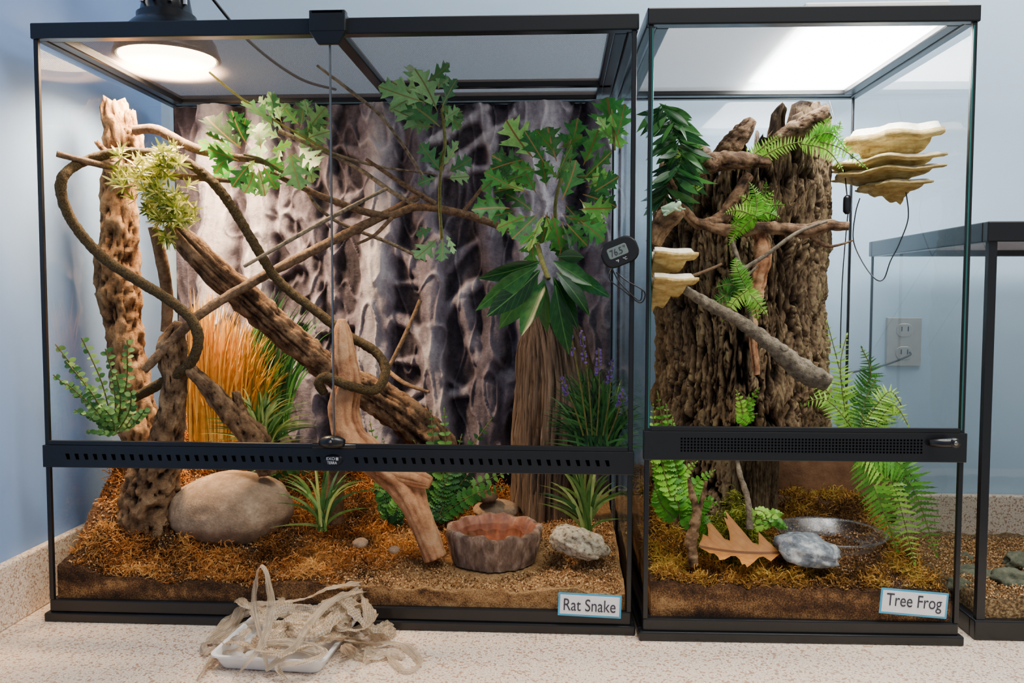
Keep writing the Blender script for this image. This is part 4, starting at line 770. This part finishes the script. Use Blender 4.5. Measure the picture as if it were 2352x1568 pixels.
for i,v in enumerate(mesh.skin_vertices[0].data): v.radius=(V[i][3],V[i][3]*.85)
mesh.skin_vertices[0].data[1].use_root=True
fo.location=fc; fo.rotation_euler=(.2,-.25,-.5); fo['label']='small pale green tree frog resting on cork bark'; fo['category']='frog'
for sgn in(-1,1):
    m=MB(); bm=bmesh.new(); bmesh.ops.create_icosphere(bm,subdivisions=2,radius=.0022); m.add([v.co+Vector((.010,sgn*.005,.0085)) for v in bm.verts],[[v.index for v in f.verts] for f in bm.faces]); bm.free()
    o=obj_from(m,'eye',['black']); COL.objects.link(o); o.parent=fo
# ---------------- thermometer
tc_=P(1424,578,-.014); e=thing('digital_thermometer','black oval digital thermometer with grey lcd on the glass','thermometer',tc_)
RT=Matrix.Translation(tc_)@Matrix.Rotation(math.radians(-22),4,'Y'); RE=(RT.to_3x3()@Euler((pi/2,0,0)).to_matrix()).to_euler()
def roundbox(m,w,h,d,y0,rad,mi=0,seg=8,T=RT):
    pts=[]
    for cx,cz,a0 in((w/2-rad,h/2-rad,0),(-w/2+rad,h/2-rad,pi/2),(-w/2+rad,-h/2+rad,pi),(w/2-rad,-h/2+rad,1.5*pi)):
        for k in range(seg+1): a=a0+pi/2*k/seg; pts.append((cx+rad*math.cos(a),cz+rad*math.sin(a)))
    n=len(pts); vs=[T@Vector((x*.94,y0,z*.94)) for x,z in pts]+[T@Vector((x,y0+d*.25,z)) for x,z in pts]+[T@Vector((x,y0+d,z)) for x,z in pts]
    m.add(vs,[tuple(range(n))]+[(i+k*n,i+(k+1)*n,(i+1)%n+(k+1)*n,(i+1)%n+k*n) for i in range(n) for k in(0,1)]+[tuple(range(3*n-1,2*n-1,-1))],mi=mi)
m=MB(); roundbox(m,.056,.040,.012,0,.017); part('case',m,e,'black',False,.0008)
m=MB(); roundbox(m,.030,.016,.001,-.0006,.003,T=RT@Matrix.Translation((-.003,0,.002))); scr=part('display',m,e,'lcd',False)
text('76.5',scr,RT@Vector((-.005,-.0010,.002)),.0155,'ink',rot=RE,fit=(.018,.010))
text('°F',scr,RT@Vector((.008,-.0010,.0055)),.005,'ink',rot=RE)
text('°F    °C',e,RT@Vector((-.002,-.0008,-.0115)),.0055,'paper',rot=RE)
m=MB(); tp(m,[(1408,610,-.012,1.6),(1400,640,-.012,1.6),(1430,665,-.012,1.6),(1470,695,-.02,1.6),(1480,670,-.02,1.6),(1440,645,-.012,1.6),(1415,625,-.012,1.6)],seg=6,amp=0)
tp(m,[(1405,615,-.012,1.6),(1425,650,-.014,1.6),(1468,690,-.02,1.6),(1475,665,-.02,1.6)],seg=6,amp=0); part('sensor_cable',m,e,'black')
pc=P(1946,470,.2); e=thing('temperature_probe','small black sensor probe hanging on a thin cable','sensor',pc)
m=MB(); tube(m,[(pc.x,pc.y,pc.z-.016,.003),(pc.x,pc.y,pc.z-.012,.0065),(pc.x,pc.y,pc.z+.012,.0065),(pc.x,pc.y,pc.z+.016,.003)],seg=14,amp=0,step=.004); part('probe_body',m,e,'black')
m=MB(); tp(m,[(1905,232,.4,1.5),(1925,300,.35,1.5),(1938,380,.25,1.5),(1946,455,.2,1.5)],seg=6,amp=0); tp(m,[(1948,485,.2,1.2),(1935,640,.3,1.2),(1930,800,.4,1.2)],seg=6,amp=0); part('cable',m,e,'black')
m=MB(); tp(m,[(2080,435,.17,1.4),(2086,500,.17,1.4),(2065,560,.17,1.4),(2045,600,.17,1.4),(2030,640,.17,1.4),(2010,640,.17,1.4),(1980,600,.2,1.4),(1960,550,.22,1.4),(1965,490,.22,1.4),(1975,455,.22,1.4)],seg=6,amp=0)
single('loose_cable','thin dark cable dangling from the shelf fungus','cable',m,'black')
# ---------------- third tank
x3,y3=1.432,.012; W3,D3,H3=.62,.455,.625
e=thing('glass_tank','low black-rimmed glass tank holding gravel and rocks','aquarium',Vector((x3+W3/2,y3+D3/2,0)))
for nm_,z0,z1,o in(('base_rim',0,.03,.004),('top_rim',H3-.03,H3,.004)):
    m=MB()
    m.box(x3-o,x3+W3+o,y3-o,y3+.012,z0,z1); m.box(x3-o,x3+W3+o,y3+D3-.012,y3+D3+o,z0,z1); m.box(x3-o,x3+.012,y3+.012,y3+D3-.012,z0,z1); m.box(x3+W3-.012,x3+W3+o,y3+.012,y3+D3-.012,z0,z1)
    part(nm_,m,e,'black',False,.002)
for a,b_ in((0,0),(W3-.012,0),(0,D3-.004),(W3-.012,D3-.004)): m=MB(); m.box(x3+a,x3+a+(.012 if b_==0 else .004),y3+b_,y3+b_+(.01 if b_==0 else .004),.03,H3-.03); part('corner_post',m,e,'black',False)
for q in ([(0,D3-.003),(W3,D3-.003)],[(.003,0),(.003,D3)],[(W3-.003,0),(W3-.003,D3)]):
    m=MB(); (a,b_),(c,d)=q; m.add([(x3+a,y3+b_,.03),(x3+c,y3+d,.03),(x3+c,y3+d,H3-.03),(x3+a,y3+b_,H3-.03)],[(0,1,2,3)]); part('glass_pane',m,e,'glass',False)
m=MB(); m.box(x3+.012,x3+W3-.012,y3+.012,y3+D3-.012,H3-.018,H3-.0178); part('mesh_lid',m,e,'screen',False)
def HG(x,y): return .058-.05*(y-y3)+.006*noise.noise(Vector((x*30,y*30,0)))+.004*noise.noise(Vector((x*110,y*110,0)))
m=MB(); n=120; vs=[];
for j in range(n+1):
    for i in range(n+1):
        x=x3+.01+(W3-.02)*i/n; y=y3+.01+(D3-.02)*j/n; vs.append((x,y,HG(x,y)))
fs=[(j*(n+1)+i,j*(n+1)+i+1,(j+1)*(n+1)+i+1,(j+1)*(n+1)+i) for j in range(n) for i in range(n)]
k=len(vs); vs+=[(x3+.01+(W3-.02)*i/n,y3+.01,.01) for i in range(n+1)]; fs+=[(k+i,k+i+1,i+1,i) for i in range(n)]
k=len(vs); vs+=[(x3+.01,y3+.01+(D3-.02)*j/n,.01) for j in range(n+1)]; fs+=[(k+j,j*(n+1),(j+1)*(n+1),k+j+1) for j in range(n)]
m.add(vs,fs); single('gravel_bed','coarse tan gravel bed filling the glass tank bottom','gravel',m,'gravel',kind='stuff')
chips('gravel_grains','loose tan gravel grains on the gravel bed',9000,lambda:(x3+U(.015,.3),y3+U(.012,.4)),lambda x,y:HG(x,y)+.001,.6)
dr=nm('dark_rock',[(.3,C(52,58,46)),(.7,C(112,112,90))],scale=20,bump=.8)
for (px,py,Y,rx,rz) in ((2245,1325,.16,42,24),(2325,1335,.12,48,32),(2215,1290,.26,30,20),(2300,1385,.05,34,18),(2345,1290,.2,34,24),(2205,1345,.1,26,18)):
    rockpx('rock','dark green-grey angular stone on tan gravel',px,py,Y,rx,rz,dr,amp=.4,sub=4)
oc=P(2076,778,.53); e=thing('wall_outlet','metal double wall outlet plate with a thin cord','outlet',oc)
m=MB(); m.box(oc.x-.036,oc.x+.036,.528,.535,oc.z-.058,oc.z+.045); part('cover_plate',m,e,'plate',False,.002)
for dz in(.018,-.03):
    m=MB(); T=Matrix.Translation((oc.x,.5265,oc.z+dz)); roundbox(m,.034,.028,.003,0,.012,T=T); rc=part('receptacle',m,e,'plate',False)
    for dx in(-.007,.006): m=MB(); m.box(oc.x+dx,oc.x+dx+.002,.526,.5268,oc.z+dz-.002,oc.z+dz+.008); part('slot',m,rc,'hole',False)
m=MB(); tube(m,[(oc.x+.01,.522,oc.z-.028,.002),(oc.x,.505,oc.z-.034,.002),(oc.x-.05,.51,oc.z-.055,.002),(oc.x-.12,.515,oc.z-.072,.002)],seg=8,amp=0); part('cord',m,e,'black',False)
# ---------------- shed skins + tray
def tz(px,py,z=.003): return G(px,py,z)
A=tz(560,1415);B=tz(812,1415);Cc=tz(762,1548);D_=tz(528,1520)
ctr=G(668,1480,.003); xax=((B-A).normalized()+(Cc-D_).normalized()).normalized(); Wt=((B-A).length+(Cc-D_).length)/2; Ht=((A-D_).length+(B-Cc).length)/2
TT=Matrix.Translation((ctr.x,ctr.y,0))@Matrix.Rotation(math.atan2(xax.y,xax.x),4,'Z')
def rr2(w,h,rad,z,seg=6):
    o=[]
    for cx,cy,a0 in((w/2-rad,h/2-rad,0),(-w/2+rad,h/2-rad,pi/2),(-w/2+rad,-h/2+rad,pi),(w/2-rad,-h/2+rad,1.5*pi)):
        for k in range(seg+1): a=a0+pi/2*k/seg; o.append(TT@Vector((cx+rad*math.cos(a),cy+rad*math.sin(a),z)))
    return o
m=MB(); rings=[rr2(Wt*.86,Ht*.86,.012,.001),rr2(Wt*.95,Ht*.95,.014,.018),rr2(Wt,Ht,.016,.020),rr2(Wt,Ht,.016,.0225),rr2(Wt*.94,Ht*.94,.014,.0225),rr2(Wt*.85,Ht*.85,.012,.004)]
n=len(rings[0]); vs=sum(rings,[]); m.add(vs,[tuple(range(n))[::-1]]+[(j*n+i,j*n+(i+1)%n,(j+1)*n+(i+1)%n,(j+1)*n+i) for j in range(5) for i in range(n)]+[tuple(range(5*n,6*n))])
single('plastic_tray','shallow white rectangular plastic tray under shed skins','tray',m,'tray',smooth=False)
random.seed(11)
def skin(label,L,w=9,tw=.9):
    pts=[]
    for (px,py,z) in L: p=G(px,py,z); pts.append((p.x,p.y,p.z,w*.85*SC(px,py,p.y)))
    c=crom(pts,.002); n=len(c); mb=MB(); vs=[];uv=[];fs=[]; off=U(0,99); ln=0; K=10
    for i in range(n):
        p=Vector(c[i][:3]); t=(Vector(c[min(i+1,n-1)][:3])-Vector(c[max(i-1,0)][:3])).normalized(); W=c[i][3]*(1+.7*noise.noise(Vector((i*.03,off,0))))*(.4+.6*min(1,i/8,(n-1-i)/8))
        if i: ln+=.002
        s=t.cross(Vector((0,-.35,1))); s=s.normalized() if s.length>.05 else Vector((1,0,0)); nn=s.cross(t).normalized(); a=tw*noise.noise(Vector((i*.018,off,5)))*2
        s2=s*math.cos(a)+nn*math.sin(a); n2=nn*math.cos(a)-s*math.sin(a); curl=.25+.5*noise.noise(Vector((i*.03,off,9)))
        for k in range(K+1):
            q=(k/K)*2-1; z=n2*(W*curl*(1-q*q)+W*.5*noise.noise(Vector((i*.10,q*2.6,off)))+W*.3*noise.noise(Vector((i*.3,q*6,off)))); pt=p+s2*(W*q*(1+.2*noise.noise(Vector((i*.2,q*5,off)))))+z
            pt.z=max(pt.z,.0015); vs.append(pt); uv.append((k/K,ln/(2*pts[0][3])))
    for i in range(n-1):
        for k in range(K): a=i*(K+1)+k; fs.append((a,a+1,a+K+2,a+K+1))
    mb.add(vs,fs,uv); single('shed_snake_skin',label,'snake skin',mb,'shed',group='shed snake skins on the tray')
skin('long papery shed skin arching up in a loop',[(535,1560,.006),(560,1530,.03),(600,1480,.05),(622,1400,.085),(615,1330,.125),(602,1300,.14),(588,1330,.12),(585,1400,.08),(600,1470,.05),(615,1540,.008)],9,.5)
skin('broad pale shed skin curling over the tray',[(475,1475,.005),(530,1440,.01),(560,1395,.03),(620,1385,.04),(700,1375,.05),(760,1350,.07),(830,1345,.06),(800,1375,.05),(720,1410,.045),(660,1450,.04)],14)
skin('broad pale shed skin draped across the tray',[(830,1370,.05),(850,1420,.04),(820,1450,.035),(750,1430,.045),(690,1420,.05),(640,1440,.045),(600,1480,.03),(640,1500,.03),(720,1480,.035),(790,1450,.03)],20)
skin('flattened shed skin trailing onto the counter',[(700,1440,.04),(780,1400,.04),(860,1400,.025),(950,1415,.005),(900,1418,.006)],16)
skin('thin translucent shed skin trailing on the counter',[(790,1470,.03),(850,1480,.01),(920,1480,.004),(965,1520,.004),(930,1540,.004),(880,1500,.004),(830,1490,.01)],11)
skin('thin shed skin hanging over the tray edge',[(500,1500,.006),(560,1490,.028),(650,1475,.04),(740,1500,.03),(700,1520,.03),(640,1530,.02),(660,1562,.004)],13)
skin('coiled translucent shed skin piece',[(455,1560,.004),(500,1500,.005),(545,1450,.012),(600,1415,.03),(570,1380,.03),(545,1400,.01)],13)
skin('patterned wide shed skin piece on top of the pile',[(740,1380,.06),(790,1390,.06),(830,1430,.04),(870,1450,.02),(905,1440,.006)],24)
skin('wide mesh-like shed skin piece lying over the tray',[(600,1420,.05),(660,1400,.05),(730,1400,.055),(790,1380,.06),(850,1400,.03)],24)
skin('crumpled shed skin strip in the tray',[(560,1500,.02),(620,1460,.035),(690,1450,.04),(760,1460,.035),(800,1430,.03)],24)
skin('thin shed skin strip crossing the pile',[(610,1540,.01),(680,1480,.04),(720,1420,.06),(780,1370,.07),(845,1360,.05)],11)
skin('loose shed skin strip on the counter',[(480,1480,.004),(520,1430,.01),(590,1400,.03),(640,1410,.04),(700,1395,.05)],14)
skin('crumpled wide shed skin heaped in the tray middle',[(620,1500,.03),(660,1440,.045),(720,1450,.05),(770,1420,.05),(820,1400,.04)],26)
for i in range(16):
    a=U(0,6.28); cx=U(570,800); cy=U(1400,1490); L=[]
    for k in range(5):
        L.append((max(470,min(930,cx)),max(1370,min(1535,cy)),U(.022,.05) if 545<cx<800 else .006)); a+=U(-.9,.9); cx+=48*math.cos(a); cy+=24*math.sin(a)
    skin('thin tangled shed skin strip in the heap',L,U(8,17))
# ---------------- lighting
w=bpy.data.worlds.new('World'); bpy.context.scene.world=w; w.use_nodes=True
w.node_tree.nodes['Background'].inputs[0].default_value=(.86,.92,1,1); w.node_tree.nodes['Background'].inputs[1].default_value=.5
def area(name,loc,rot,sx,sy,e,c=(1,1,1)):
    l=bpy.data.lights.new(name,'AREA'); l.shape='RECTANGLE'; l.size=sx; l.size_y=sy; l.energy=e; l.color=c; o=bpy.data.objects.new(name,l); o.location=loc; o.rotation_euler=rot; COL.objects.link(o)
area('ceiling_light',(1.5,-.75,2.1),(math.radians(12),0,0),1.5,.7,58,(1,.96,.9))
area('ceiling_light_rear',(2.1,.1,1.9),(0,0,0),1.0,.6,30,(1,.98,.96))
cd=bpy.data.cameras.new('camera'); cd.sensor_width=36; cd.lens=F*36/2352; co=bpy.data.objects.new('camera',cd); co.location=CAM; co.rotation_euler=ROT; COL.objects.link(co); bpy.context.scene.camera=co; cd.clip_start=.01
